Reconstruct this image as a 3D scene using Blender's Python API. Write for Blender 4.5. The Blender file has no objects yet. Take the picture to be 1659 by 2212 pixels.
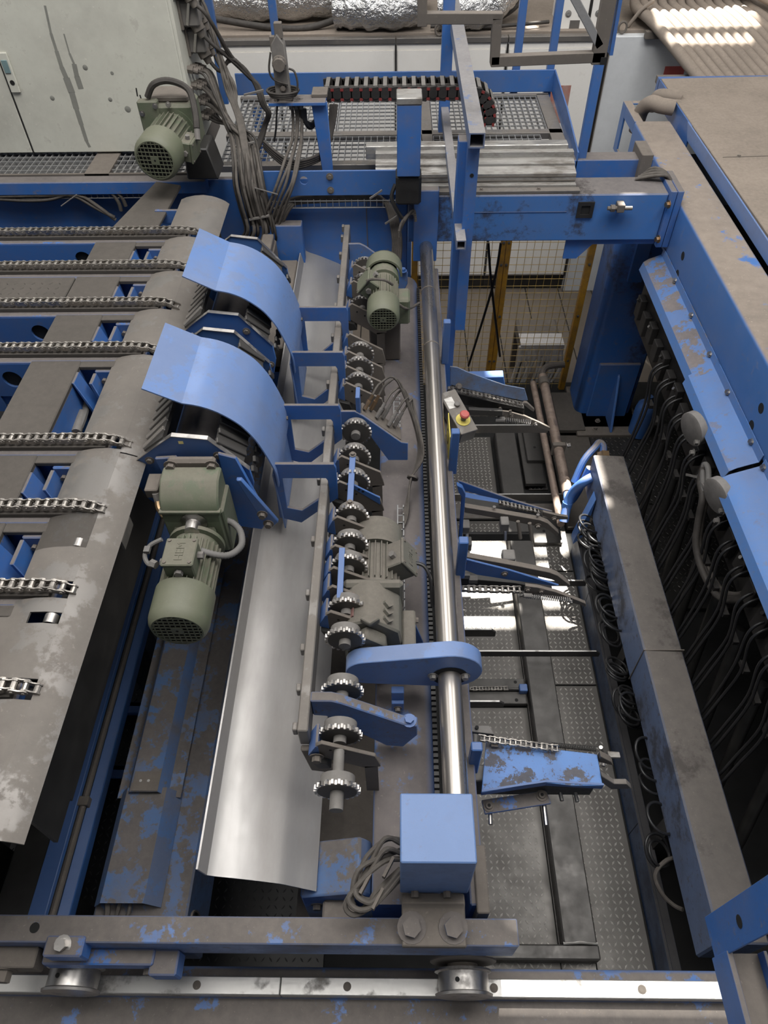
import bpy, bmesh, math, random
from mathutils import Vector, Matrix
random.seed(7)
R = random.random
S = bpy.context.scene
COL = S.collection
PI = math.pi

# ------------------------------------------------------------------ camera
CAM = Vector((0.0, 0.0, 3.4))
AX = ((0.99985127, 0.00161007, 0.01717108), (0.00999332, 0.75736594, -0.65291421), (-0.01405603, 0.6529887, 0.75723721))
cd = bpy.data.cameras.new('camera'); cam = bpy.data.objects.new('camera', cd); COL.objects.link(cam)
cd.sensor_fit = 'VERTICAL'; cd.sensor_height = 36.0; cd.lens = 24.988; cd.clip_start = 0.02; cd.clip_end = 200
cam.matrix_world = Matrix.Translation(CAM) @ Matrix(AX).to_4x4()
S.camera = cam

# ------------------------------------------------------------------ daylight
S.view_settings.view_transform = 'Standard'; S.view_settings.look = 'None'
S.view_settings.gamma = 1.0; S.view_settings.use_curve_mapping = False
S.view_settings.exposure = -0.48
w = bpy.data.worlds.new('daylight'); S.world = w; w.use_nodes = True
bgn = w.node_tree.nodes['Background']; bgn.inputs['Color'].default_value = (0.92, 0.95, 1.0, 1); bgn.inputs['Strength'].default_value = 0.25
SUN_DIR = Vector((-0.08, -0.36, -0.93)).normalized()          # travel direction of the sunlight
sd = bpy.data.lights.new('sun', 'SUN'); sd.energy = 55.0; sd.angle = 0.009; sd.color = (1.0, 0.95, 0.86)
so = bpy.data.objects.new('sun', sd); COL.objects.link(so); so.rotation_euler = SUN_DIR.to_track_quat('-Z', 'Y').to_euler(); so.location = (2, 4, 12)

def skylight(x, y, sx, sy, e, z=6.9, col=(1.0, 0.975, 0.94)):
    a = bpy.data.lights.new('skylight', 'AREA'); a.shape = 'RECTANGLE'; a.size = sx; a.size_y = sy; a.energy = e; a.color = col
    o = bpy.data.objects.new('skylight', a); COL.objects.link(o); o.location = (x, y, z)
    return o
skylight(-0.5, 4.0, 1.8, 8.6, 330)
skylight(3.0, 3.0, 1.6, 9.0, 260)
skylight(-4.4, 3.8, 1.6, 8.6, 150)
skylight(0.4, 1.6, 6.5, 1.4, 420)  # added lamp to brighten the cabinet and girder fronts, not a known skylight

# ------------------------------------------------------------------ materials
def _mat(name):
    m = bpy.data.materials.new(name); m.use_nodes = True
    nt = m.node_tree; b = nt.nodes['Principled BSDF']
    return m, nt, b
def _n(nt, t, **k):
    n = nt.nodes.new(t)
    for a, v in k.items():
        if a.startswith('i_'):
            n.inputs[a[2:].replace('_', ' ')].default_value = v
        else: setattr(n, a, v)
    return n
def _noise(nt, pos, scale, detail=4, rough=0.6, vec=(1, 1, 1)):
    mp = _n(nt, 'ShaderNodeMapping'); mp.inputs['Scale'].default_value = vec
    nt.links.new(pos, mp.inputs['Vector'])
    n = _n(nt, 'ShaderNodeTexNoise'); n.inputs['Scale'].default_value = scale; n.inputs['Detail'].default_value = detail; n.inputs['Roughness'].default_value = rough
    nt.links.new(mp.outputs[0], n.inputs['Vector']); return n.outputs['Fac']
def _ramp(nt, src, lo, hi, a=0.0, b=1.0):
    r = _n(nt, 'ShaderNodeMapRange'); r.inputs['From Min'].default_value = lo; r.inputs['From Max'].default_value = hi
    r.inputs['To Min'].default_value = a; r.inputs['To Max'].default_value = b; nt.links.new(src, r.inputs['Value']); return r.outputs['Result']
def _math(nt, op, a, b=None):
    m = _n(nt, 'ShaderNodeMath', operation=op, use_clamp=True)
    for i, v in enumerate((a, b)):
        if v is None: continue
        if isinstance(v, (int, float)): m.inputs[i].default_value = v
        else: nt.links.new(v, m.inputs[i])
    return m.outputs[0]
def _mix(nt, f, a, b):
    m = _n(nt, 'ShaderNodeMix', data_type='RGBA')
    for sock, v in ((m.inputs['Factor'], f), (m.inputs['A'], a), (m.inputs['B'], b)):
        if isinstance(v, (int, float)): sock.default_value = v
        elif isinstance(v, tuple): sock.default_value = (*v, 1)
        else: nt.links.new(v, sock)
    return m.outputs['Result']
def _bump(nt, b, src, strength, dist=0.002):
    n = _n(nt, 'ShaderNodeBump'); n.inputs['Strength'].default_value = strength; n.inputs['Distance'].default_value = dist
    nt.links.new(src, n.inputs['Height']); nt.links.new(n.outputs[0], b.inputs['Normal'])
DUST = (0.150, 0.130, 0.112)
def painted(name, base, dust=DUST, up=0.9, side=0.22, peel=0.0, rough=0.42, metal=0.0, scale=6.0, drough=0.85, stain=0.0, var=0.12):
    """paint with settled dust on upward faces (up), scattered grime on the sides (side), rubbed through spots (peel)"""
    m, nt, b = _mat(name)
    g = _n(nt, 'ShaderNodeNewGeometry'); pos = g.outputs['Position']
    sx = _n(nt, 'ShaderNodeSeparateXYZ'); nt.links.new(g.outputs['Normal'], sx.inputs[0])
    upf = _ramp(nt, sx.outputs['Z'], 0.35, 0.85)
    n1 = _noise(nt, pos, scale, 6, 0.65); n2 = _noise(nt, pos, scale * 6, 5, 0.7)
    cover = _ramp(nt, n1, 0.36 - 0.0, 0.36 + 0.20, 1.0 - 0.0, 1.0)
    topd = _math(nt, 'MULTIPLY', upf, up)
    if peel > 0:
        pm = _ramp(nt, _noise(nt, pos, scale * 1.3, 9, 0.72), 0.60 - 0.22 * peel, 0.64 - 0.22 * peel, 1.0, 0.0)
        topd = _math(nt, 'MULTIPLY', topd, pm)
    sidef = _math(nt, 'MULTIPLY', _ramp(nt, n1, 0.42, 0.68, 0.02, 1.0), side)
    n3 = _noise(nt, pos, scale * 22, 3, 0.6)
    fine = _math(nt, 'MAXIMUM', _math(nt, 'MULTIPLY', _ramp(nt, n2, 0.58, 0.68), side * 1.3), _math(nt, 'MULTIPLY', _ramp(nt, n3, 0.63, 0.70), side * 1.2))
    d = _math(nt, 'MAXIMUM', _math(nt, 'MAXIMUM', topd, sidef), fine)
    dk = tuple(c * (1 - var) for c in base); lt = tuple(min(1, c * (1 + var)) for c in base)
    bc = _mix(nt, n1, dk, lt)
    dmx = _math(nt, 'ADD', _math(nt, 'MULTIPLY', _ramp(nt, n2, 0.3, 0.7), 0.5), _math(nt, 'MULTIPLY', _ramp(nt, _noise(nt, pos, scale * 0.45, 5, 0.7), 0.32, 0.68), 0.5))
    dc = _mix(nt, dmx, tuple(c * 0.74 for c in dust), tuple(c * 1.24 for c in dust))
    dc = _mix(nt, _math(nt, 'MULTIPLY', _ramp(nt, n3, 0.66, 0.72), 0.5), dc, tuple(min(1, c * 1.9) for c in dust))
    col = _mix(nt, d, bc, dc)
    if stain > 0:
        st = _math(nt, 'MULTIPLY', _ramp(nt, _noise(nt, pos, scale * 0.5, 7, 0.75), 0.53, 0.60), stain)
        col = _mix(nt, st, col, (0.035, 0.030, 0.028))
    nt.links.new(col, b.inputs['Base Color'])
    nt.links.new(_ramp(nt, d, 0, 1, rough, drough), b.inputs['Roughness'])
    if metal: nt.links.new(_ramp(nt, d, 0, 1, metal, 0.0), b.inputs['Metallic'])
    _bump(nt, b, n2, 0.18, 0.002)
    return m
def metal(name, base, rough=0.35, dirt=(0.10, 0.09, 0.08), amt=0.5, lo=0.5, hi=0.7, scale=5.0, metallic=1.0, streak=None, bump=0.08, rvar=1.0):
    m, nt, b = _mat(name)
    g = _n(nt, 'ShaderNodeNewGeometry'); pos = g.outputs['Position']
    n1 = _noise(nt, pos, scale, 7, 0.65, streak or (1, 1, 1)); n2 = _noise(nt, pos, scale * 9, 4, 0.6)
    d = _math(nt, 'MULTIPLY', _ramp(nt, n1, lo, hi), amt)
    nt.links.new(_mix(nt, d, base, dirt), b.inputs['Base Color'])
    nt.links.new(_math(nt, 'ADD', _ramp(nt, d, 0, 1, rough, 0.8), _ramp(nt, n2, 0.3, 0.7, -0.04 * rvar, 0.06 * rvar)), b.inputs['Roughness'])
    nt.links.new(_ramp(nt, d, 0, 1, metallic, 0.0), b.inputs['Metallic'])
    if bump: _bump(nt, b, n2, bump, 0.001)
    return m
def plain(name, col, rough=0.6, metallic=0.0, spec=0.4, var=0.15, scale=12, bump=0.1):
    m, nt, b = _mat(name)
    g = _n(nt, 'ShaderNodeNewGeometry')
    n1 = _noise(nt, g.outputs['Position'], scale, 5, 0.65)
    nt.links.new(_mix(nt, _ramp(nt, n1, 0.3, 0.7), tuple(c * (1 - var) for c in col), tuple(min(1, c * (1 + var)) for c in col)), b.inputs['Base Color'])
    b.inputs['Roughness'].default_value = rough; b.inputs['Metallic'].default_value = metallic
    b.inputs['Specular IOR Level'].default_value = spec
    if bump: _bump(nt, b, n1, bump, 0.002)
    return m

BLUE = (0.040, 0.140, 0.42)
M = {}
M['blue'] = painted('dusty_blue_paint', BLUE, up=0.96, side=0.38)
M['bluew'] = painted('worn_blue_paint', BLUE, up=0.97, side=0.5, peel=0.26, scale=7)
M['bluep'] = painted('peeling_blue_paint', (0.080, 0.160, 0.34), up=0.95, side=0.75, peel=0.42, scale=8)
M['bluec'] = painted('clean_blue_paint', (0.048, 0.140, 0.39), up=0.24, side=0.30, rough=0.30, scale=4)
M['blueg'] = painted('sky_lightened_blue_paint', (0.13, 0.225, 0.47), dust=(0.18, 0.165, 0.15), up=0.30, side=0.35, peel=0.55, rough=0.30, scale=4.5)  # blue paint lightened, the sky's reflection put into the colour
M['bluest'] = painted('oil_stained_blue_paint', (0.055, 0.170, 0.45), up=0.95, side=0.25, stain=0.8, scale=5)
M['dust'] = painted('dust_covered_steel', (0.128, 0.113, 0.099), up=0.9, side=0.7, rough=0.6)
M['dustm'] = painted('dusty_mill_steel', (0.20, 0.19, 0.18), dust=(0.140, 0.123, 0.107), up=0.8, side=0.5, rough=0.42, metal=0.6, scale=3.5, drough=0.7, peel=0.35)
M['deckd'] = painted('dark_dusty_deck', (0.07, 0.064, 0.058), dust=(0.080, 0.070, 0.061), up=0.92, side=0.5, rough=0.6)
M['green'] = painted('grey_green_motor_paint', (0.10, 0.122, 0.078), dust=(0.155, 0.138, 0.112), up=0.72, side=0.55, rough=0.5, scale=9, peel=0.25)
M['greenp'] = painted('pale_green_fan_cover_paint', (0.125, 0.140, 0.092), dust=(0.15, 0.135, 0.108), up=0.35, side=0.5, rough=0.4, scale=9)
M['cab'] = painted('pale_grey_cabinet_paint', (0.62, 0.62, 0.545), dust=(0.44, 0.43, 0.38), up=0.8, side=0.75, rough=0.5, scale=2.2, var=0.08)
M['white'] = painted('white_cabinet_paint', (0.86, 0.84, 0.80), dust=(0.40, 0.36, 0.31), up=0.85, side=0.12, rough=0.45, scale=3, var=0.04)
M['trough'] = metal('bare_steel_chute', (0.43, 0.418, 0.410), 0.45, dirt=(0.22, 0.20, 0.18), amt=0.8, lo=0.40, hi=0.75, scale=2.2, metallic=0.75, streak=(1.6, 0.35, 1), bump=0.03)
M['chrome'] = metal('polished_shaft_steel', (0.50, 0.465, 0.43), 0.25, dirt=(0.24, 0.21, 0.185), amt=0.25, lo=0.35, hi=0.85, scale=2.2, streak=(1.5, 0.3, 1.5), bump=0, rvar=0)
M['steel'] = metal('worn_steel', (0.50, 0.48, 0.46), 0.34, amt=0.6, scale=14)
M['chain'] = metal('chain_steel', (0.40, 0.375, 0.345), 0.36, dirt=(0.055, 0.048, 0.042), amt=0.6, lo=0.45, hi=0.62, scale=30)
M['chaind'] = metal('dark_chain_steel', (0.12, 0.11, 0.10), 0.45, dirt=(0.04, 0.035, 0.03), amt=0.7, scale=30)
M['alu'] = metal('dirty_aluminium', (0.50, 0.49, 0.47), 0.45, dirt=(0.12, 0.105, 0.09), amt=0.9, lo=0.42, hi=0.62, scale=7, streak=(0.6, 2, 2))
M['rail'] = metal('bright_rail_steel', (0.60, 0.59, 0.57), 0.50, dirt=(0.20, 0.18, 0.16), amt=0.85, lo=0.54, hi=0.66, scale=11)
M['foil'] = metal('crinkled_foil', (0.80, 0.80, 0.80), 0.20, amt=0.35, lo=0.5, hi=0.8, scale=3)
fn = M['foil'].node_tree; fb = [n for n in fn.nodes if n.type == 'BUMP'][0]; fb.inputs['Strength'].default_value = 0.9; fb.inputs['Distance'].default_value = 0.03
M['copper'] = metal('rust_stained_pipe', (0.46, 0.36, 0.30), 0.30, dirt=(0.16, 0.12, 0.10), amt=0.8, lo=0.42, hi=0.62, scale=9, metallic=0.8)
M['tread'] = metal('oily_tread_plate', (0.125, 0.118, 0.110), 0.36, dirt=(0.085, 0.076, 0.068), amt=0.7, lo=0.35, hi=0.75, scale=3.5, metallic=0.45)
M['tear'] = metal('rubbed_tread_lozenges', (0.52, 0.50, 0.47), 0.34, dirt=(0.20, 0.18, 0.16), amt=0.5, lo=0.45, hi=0.75, scale=5, metallic=0.35)
M['black'] = plain('black_greasy_steel', (0.022, 0.021, 0.020), 0.42, spec=0.5, var=0.35)
M['blackm'] = metal('greasy_black_steel', (0.10, 0.096, 0.092), 0.36, dirt=(0.045, 0.041, 0.038), amt=0.7, lo=0.3, hi=0.8, scale=14, metallic=0.7)
M['curb'] = painted('dark_blue_curb_paint', (0.022, 0.050, 0.115), dust=(0.05, 0.045, 0.04), up=0.9, side=0.6, rough=0.35)  # blue and dust both darker than on the other beams
M['beamd'] = painted('dust_caked_blue_beam', (0.075, 0.165, 0.40), up=0.97, side=0.8, peel=0.10, scale=6)
M['greym'] = painted('dusty_grey_motor_paint', (0.115, 0.118, 0.098), dust=(0.155, 0.138, 0.118), up=0.85, side=0.75, rough=0.6, scale=9)
M['cable'] = plain('dusty_cable_sheath', (0.088, 0.078, 0.069), 0.75, var=0.3, scale=25)
M['cabled'] = plain('dark_dusty_cable', (0.045, 0.040, 0.036), 0.65, var=0.3, scale=25)
M['hose'] = plain('black_hose', (0.016, 0.016, 0.017), 0.38, spec=0.5, var=0.2)
M['conduit'] = plain('grey_corrugated_conduit', (0.135, 0.130, 0.125), 0.65, var=0.15)
M['yellow'] = painted('yellow_post_paint', (0.62, 0.31, 0.025), dust=(0.12, 0.09, 0.06), up=0.5, side=0.6, rough=0.5, scale=12)
M['yellowm'] = plain('yellow_mesh_wire', (0.55, 0.38, 0.12), 0.5, var=0.25)
M['red'] = plain('red_button', (0.45, 0.10, 0.09), 0.5)
M['redd'] = plain('dull_red_chain_clip', (0.20, 0.032, 0.030), 0.6)
M['ylab'] = plain('yellow_collar', (0.62, 0.52, 0.12), 0.6)
M['plast'] = plain('black_plastic', (0.028, 0.026, 0.025), 0.55, var=0.25)
M['grey'] = plain('grey_casting', (0.17, 0.16, 0.15), 0.65, var=0.2, scale=20)
M['gal'] = metal('galvanised_grating', (0.40, 0.40, 0.40), 0.5, dirt=(0.12, 0.11, 0.10), amt=0.7, scale=6, metallic=0.7)
M['brass'] = metal('brass_fitting', (0.42, 0.29, 0.17), 0.4, amt=0.5, scale=20)
M['conc'] = painted('dusty_concrete', (0.17, 0.142, 0.115), dust=(0.15, 0.125, 0.10), up=0.6, side=0.4, rough=0.85, scale=2.2)
M['pitm'] = plain('shade_and_mark_black', (0.012, 0.012, 0.012), 0.8, var=0.3)  # near-black: shade of pit and holes put into the colour, also scratches
M['brownd'] = painted('thick_brown_dust', (0.23, 0.195, 0.165), dust=(0.245, 0.205, 0.17), up=0.95, side=0.6, rough=0.9, drough=0.95, scale=9)
M['film'] = plain('white_stretch_film', (0.62, 0.60, 0.58), 0.3, var=0.2, spec=0.7)
M['roof'] = plain('roof_sheet', (0.30, 0.31, 0.32), 0.7)
M['led'] = plain('yellow_sticker', (0.85, 0.72, 0.30), 0.5)

# ------------------------------------------------------------------ mesh helpers
def V(*a): return Vector(a)
class G:
    """collects geometry for ONE part"""
    def __init__(s): s.v = []; s.f = []
    def _add(s, vs, fs):
        b = len(s.v); s.v.extend(Vector(v) for v in vs); s.f.extend(tuple(i + b for i in f) for f in fs); return s
    def box(s, x0, x1, y0, y1, z0, z1):
        return s._add([(x, y, z) for x in (x0, x1) for y in (y0, y1) for z in (z0, z1)],
                      [(0, 1, 3, 2), (4, 6, 7, 5), (0, 4, 5, 1), (2, 3, 7, 6), (0, 2, 6, 4), (1, 5, 7, 3)])
    def cbox(s, c, d): return s.box(c[0]-d[0]/2, c[0]+d[0]/2, c[1]-d[1]/2, c[1]+d[1]/2, c[2]-d[2]/2, c[2]+d[2]/2)
    def bar(s, p0, p1, w, h, up=(0, 0, 1)):
        p0 = Vector(p0); p1 = Vector(p1); d = (p1 - p0).normalized(); u = Vector(up)
        sdir = d.cross(u)
        if sdir.length < 1e-4: sdir = d.cross(Vector((0, 1, 0)))
        sdir.normalize(); u = sdir.cross(d).normalized()
        q = [(-1, -1), (1, -1), (1, 1), (-1, 1)]
        vs = [p + sdir * (a * w / 2) + u * (c * h / 2) for p in (p0, p1) for a, c in q]
        return s._add(vs, [(3, 2, 1, 0), (4, 5, 6, 7)] + [(i, (i+1) % 4, (i+1) % 4 + 4, i + 4) for i in range(4)])
    def prism(s, pts, ax, lo, hi):
        """polygon given in the plane normal to axis ax ('x': (y,z), 'y': (x,z), 'z': (x,y)), extruded from lo to hi"""
        n = len(pts)
        def mk(p, t): return {'x': (t, p[0], p[1]), 'y': (p[0], t, p[1]), 'z': (p[0], p[1], t)}[ax]
        return s._add([mk(p, lo) for p in pts] + [mk(p, hi) for p in pts],
                      [tuple(range(n))[::-1], tuple(range(n, 2*n))] + [(i, (i+1) % n, (i+1) % n + n, i + n) for i in range(n)])
    def ringprism(s, out, inn, ax, lo, hi):
        """frame between two outlines of equal length"""
        n = len(out)
        def mk(p, t): return {'x': (t, p[0], p[1]), 'y': (p[0], t, p[1]), 'z': (p[0], p[1], t)}[ax]
        vs = [mk(p, t) for t in (lo, hi) for ring in (out, inn) for p in ring]
        o0, i0, o1, i1 = 0, n, 2*n, 3*n; fs = []
        for i in range(n):
            j = (i+1) % n
            fs += [(o0+i, o0+j, i0+j, i0+i), (o1+i, i1+i, i1+j, o1+j), (o0+i, o1+i, o1+j, o0+j), (i0+i, i0+j, i1+j, i1+i)]
        return s._add(vs, fs)
    def cyl(s, p0, p1, r0, r1=None, n=16, cap=True):
        r1 = r0 if r1 is None else r1
        p0 = Vector(p0); p1 = Vector(p1); d = (p1 - p0).normalized()
        a = d.orthogonal().normalized(); b = d.cross(a)
        vs = [p + (a * math.cos(2*PI*i/n) + b * math.sin(2*PI*i/n)) * r for p, r in ((p0, r0), (p1, r1)) for i in range(n)]
        fs = [(i, (i+1) % n, (i+1) % n + n, i + n) for i in range(n)]
        if cap: fs += [tuple(range(n))[::-1], tuple(range(n, 2*n))]
        return s._add(vs, fs)
    def lathe(s, p0, ax, prof, n=24):
        """profile of (distance along axis, radius)"""
        p0 = Vector(p0); d = Vector(ax).normalized(); a = d.orthogonal().normalized(); b = d.cross(a); vs = []; k = len(prof)
        for t, r in prof:
            vs += [p0 + d * t + (a * math.cos(2*PI*i/n) + b * math.sin(2*PI*i/n)) * r for i in range(n)]
        fs = [(j*n+i, j*n+(i+1) % n, (j+1)*n+(i+1) % n, (j+1)*n+i) for j in range(k-1) for i in range(n)]
        fs += [tuple(range(n))[::-1], tuple(range((k-1)*n, k*n))]
        return s._add(vs, fs)
    def hexa(s, p0, p1, r): return s.cyl(p0, p1, r, n=6)
    def tube(s, pts, r, n=7, sub=4, closed=False):
        pts = [Vector(p) for p in pts]
        path = spline(pts, sub) if sub > 1 and len(pts) > 2 else pts
        m = len(path); vs = []; up = None
        for i, p in enumerate(path):
            d = (path[min(i+1, m-1)] - path[max(i-1, 0)])
            if d.length < 1e-9: d = Vector((0, 0, 1))
            d.normalize()
            a = d.orthogonal() if up is None else up - d * up.dot(d)
            if a.length < 1e-5: a = d.orthogonal()
            a.normalize(); up = a; b = d.cross(a)
            rr = r[min(i, len(r)-1)] if isinstance(r, (list, tuple)) else r
            vs += [p + (a * math.cos(2*PI*k/n) + b * math.sin(2*PI*k/n)) * rr for k in range(n)]
        fs = [(j*n+k, j*n+(k+1) % n, (j+1)*n+(k+1) % n, (j+1)*n+k) for j in range(m-1) for k in range(n)]
        fs += [tuple(range(n))[::-1], tuple(range((m-1)*n, m*n))]
        return s._add(vs, fs)
    def sheet(s, prof, y0, y1, th, ax='y', wob=None):
        """open profile in xz extruded along y, thickened downwards/along its normal"""
        k = len(prof); low = []
        for i, p in enumerate(prof):
            a = Vector((*prof[max(i-1, 0)], 0)); b = Vector((*prof[min(i+1, k-1)], 0)); t = (b - a).normalized()
            low.append((p[0] + t.y * th, p[1] - t.x * th))
        return s.prism(list(prof) + low[::-1], ax, y0, y1) if False else s._sheet(prof, low, y0, y1, ax)
    def _sheet(s, up, low, y0, y1, ax):
        k = len(up)
        def mk(p, t): return {'x': (t, p[0], p[1]), 'y': (p[0], t, p[1]), 'z': (p[0], p[1], t)}[ax]
        vs = [mk(p, t) for t in (y0, y1) for row in (up, low) for p in row]; fs = []
        A, B, C, D = 0, k, 2*k, 3*k
        for i in range(k-1):
            fs += [(A+i, C+i, C+i+1, A+i+1), (B+i, B+i+1, D+i+1, D+i), (A+i, A+i+1, B+i+1, B+i), (C+i, D+i, D+i+1, C+i+1)]
        fs += [(A, B, D, C), (A+k-1, C+k-1, D+k-1, B+k-1)]
        return s._add(vs, fs)
    def xf(s, m, start=0):
        for i in range(start, len(s.v)): s.v[i] = m @ s.v[i]
        return s
    def obj(s, name, mat, parent=None, bev=0.0, smooth=35, **tags):
        me = bpy.data.meshes.new(name); me.from_pydata([tuple(v) for v in s.v], [], s.f)
        bm = bmesh.new(); bm.from_mesh(me); bmesh.ops.recalc_face_normals(bm, faces=bm.faces)
        if bev > 0:
            es = [e for e in bm.edges if len(e.link_faces) == 2 and e.calc_face_angle(0) > 0.6]
            bmesh.ops.bevel(bm, geom=es, offset=bev, segments=1, affect='EDGES', clamp_overlap=True)
        bm.to_mesh(me); bm.free()
        me.materials.append(M[mat] if isinstance(mat, str) else mat)
        if smooth:
            me.polygons.foreach_set('use_smooth', [True] * len(me.polygons)); me.set_sharp_from_angle(angle=math.radians(smooth))
        o = bpy.data.objects.new(name, me); COL.objects.link(o)
        if parent is not None: o.parent = parent; o.matrix_parent_inverse = parent.matrix_world.inverted()
        for k, v in tags.items(): o[k] = v
        return o
def spline(p, sub):
    out = []; m = len(p)
    for i in range(m - 1):
        a = p[max(i-1, 0)]; b = p[i]; c = p[i+1]; d = p[min(i+2, m-1)]
        for k in range(sub):
            t = k / sub
            out.append(0.5 * ((2*b) + (c - a)*t + (2*a - 5*b + 4*c - d)*t*t + (3*b - a - 3*c + d)*t*t*t))
    out.append(p[-1]); return out
def thing(name, label, cat, loc=(0, 0, 0), group=None):
    o = bpy.data.objects.new(name, None); COL.objects.link(o); o.location = loc; o.empty_display_size = 0.05
    o.matrix_world = Matrix.Translation(Vector(loc))
    o['label'] = label; o['category'] = cat
    if group: o['group'] = group
    return o
def tag(o, label, cat, group=None):
    o['label'] = label; o['category'] = cat
    if group: o['group'] = group
    return o
def struct(o, label=None, cat=None):
    o['kind'] = 'structure'
    if label: o['label'] = label
    if cat: o['category'] = cat
    return o
def copy_part(src, parent, mw):
    c = src.copy(); COL.objects.link(c); c.parent = parent; c.matrix_parent_inverse = Matrix(); c.matrix_basis = mw; return c
def copy_tree(root, delta, label=None):
    """copy a thing with its parts and sub-parts, moved by delta"""
    r = root.copy(); COL.objects.link(r); r.matrix_world = delta @ root.matrix_world
    if label: r['label'] = label
    def rec(src, dst):
        for ch in [c for c in bpy.data.objects if c.parent == src]:
            k = ch.copy(); COL.objects.link(k); k.parent = dst; k.matrix_parent_inverse = ch.matrix_parent_inverse.copy(); k.matrix_basis = ch.matrix_basis.copy()
            rec(ch, k)
    rec(root, r); return r
def at(px, py, x=None, y=None, z=None):
    """point on the photograph's ray through (px, py) in the given world plane"""
    d = Vector(((px - 829.5), -(py - 1106.0), -1535.374)) / 1535.374
    d = Matrix(AX) @ d
    t = (z - CAM.z) / d.z if z is not None else (y - CAM.y) / d.y if y is not None else (x - CAM.x) / d.x
    return CAM + d * t
def rot(ax, deg): return Matrix.Rotation(math.radians(deg), 4, ax)
def around(p, m): return Matrix.Translation(Vector(p)) @ m @ Matrix.Translation(-Vector(p))

# ================================================================== THE SETTING
floor = struct(G().box(-4.5, 4.5, -1.5, 4.22, -0.16, -0.012).obj('floor', 'pitm', bev=0), 'concrete pit floor under the machine, coloured black for its deep shade', 'floor')  # near-black colour carries the shade of the pit
# smooth and tread plates that make the walkway
def lozenges(g, x0, x1, y0, y1, pitch=0.026, l=0.0120, wd=0.0042, h=0.0026, z=0.0, skip=None):
    nx = int((x1 - x0) / pitch); ny = int((y1 - y0) / pitch)
    for i in range(nx):
        for j in range(ny):
            cx = x0 + (i + 0.5) * pitch; cy = y0 + (j + 0.5) * pitch
            a = math.radians(52 if (i + j) % 2 else -52); ca, sa = math.cos(a), math.sin(a)
            q = [(-l, 0, 0), (0, -wd, 0), (l, 0, 0), (0, wd, 0), (-l*0.55, 0, h), (l*0.55, 0, h)]
            g._add([(cx + x*ca - y*sa, cy + x*sa + y*ca, z + zz) for x, y, zz in q], [(0, 1, 4), (1, 2, 5), (1, 5, 4), (2, 3, 5), (3, 0, 4), (3, 4, 5)])
walk = [(0.30, 0.668, 0.30, 1.618), (0.812, 1.042, 0.30, 1.74), (0.668, 0.812, 0.30, 1.74), (0.30, 0.668, 1.765, 2.47), (0.668, 1.042, 1.745, 2.47), (0.30, 1.042, 2.475, 2.86), (0.345, 0.655, 2.99, 3.62), (0.86, 0.985, 3.12, 3.62)]
lz = G()
for x0, x1, y0, y1 in walk:
    G().box(x0, x1 - 0.004, y0, y1 - 0.004, -0.008, 0).obj('tread_plate', 'tread', floor, bev=0.001)
    lozenges(lz, x0, x1 - 0.006, y0, y1 - 0.006)
lz.obj('tread_lozenges', 'tear', floor, smooth=0, kind='stuff')
lo = G(); left = [(-1.75, -0.3, 0.30, 1.24), (-1.75, -0.3, 1.28, 1.56), (-1.75, -0.3, 1.60, 2.4)]
for x0, x1, y0, y1 in left:
    G().box(x0, x1, y0, y1, -0.008, 0).obj('dark_tread_plate', 'black', floor, bev=0.001)
    lozenges(lo, x0, x1, y0, y1, 0.032, 0.012, 0.0036, 0.003)
lo.obj('dark_tread_lozenges', 'blackm', floor, smooth=0, kind='stuff')
for y in (1.26, 1.58, 1.93):
    G().box(-1.75, -0.3, y - 0.012, y + 0.012, -0.008, 0.10).box(-1.75, -0.3, y - 0.045, y + 0.012, 0.08, 0.10).obj('floor_bearer', 'bluec', floor, bev=0.002)
# smooth plates and dark tread beyond the walkway
for (x0, x1, y0, y1, z, m) in ((1.05, 1.32, 2.78, 3.60, 0.03, 'deckd'), (1.325, 2.6, 2.98, 3.9, 0.025, 'black'), (1.325, 2.6, 2.2, 2.975, 0.02, 'black'), (1.12, 1.30, 3.62, 4.02, 0.06, 'deckd'), (1.24, 1.66, 3.66, 3.98, 0.05, 'deckd')):
    G().box(x0, x1, y0, y1, z - 0.03, z).obj('smooth_floor_plate', m, floor, bev=0.003)
lz2 = G(); lozenges(lz2, 1.33, 2.2, 2.3, 3.85, 0.030, 0.011, 0.0034, 0.0022, 0.025); lz2.obj('far_tread_lozenges', 'blackm', floor, smooth=0, kind='stuff')
# concrete hall floor behind the fence, cast in strips
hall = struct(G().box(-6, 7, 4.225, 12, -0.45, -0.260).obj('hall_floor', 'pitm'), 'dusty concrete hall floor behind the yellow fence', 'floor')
x = -6.0
while x < 6.9:
    G().box(x, x + 0.292, 4.226, 11.9, -0.260, -0.250).obj('floor_strip', 'conc', hall, bev=0.002); x += 0.30
for (x, y, r) in ((1.19, 2.93, .009), (1.24, 3.22, .007), (1.08, 3.40, .006)):
    G().cyl((x, y, .029), (x, y, .0305), r, n=10).obj('bolt_hole', 'black', floor)

# floor tube of the walkway with its cross foot
t = thing('floor_tube', 'dark worn rectangular tube lying along the tread plate walkway', 'tube', (0.74, 0.55, 0))
G().box(0.672, 0.808, 0.56, 3.60, 0.0, 0.085).obj('tube_body', 'blackm', t, bev=0.006)
G().box(0.30, 0.815, 0.505, 0.56, 0.0, 0.075).obj('cross_tube', 'blackm', t, bev=0.006)
G().tube([(0.672, 0.562, 0.078), (0.74, 0.566, 0.081), (0.81, 0.562, 0.078)], 0.006, 6, 2).obj('weld_bead', 'alu', t)

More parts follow.
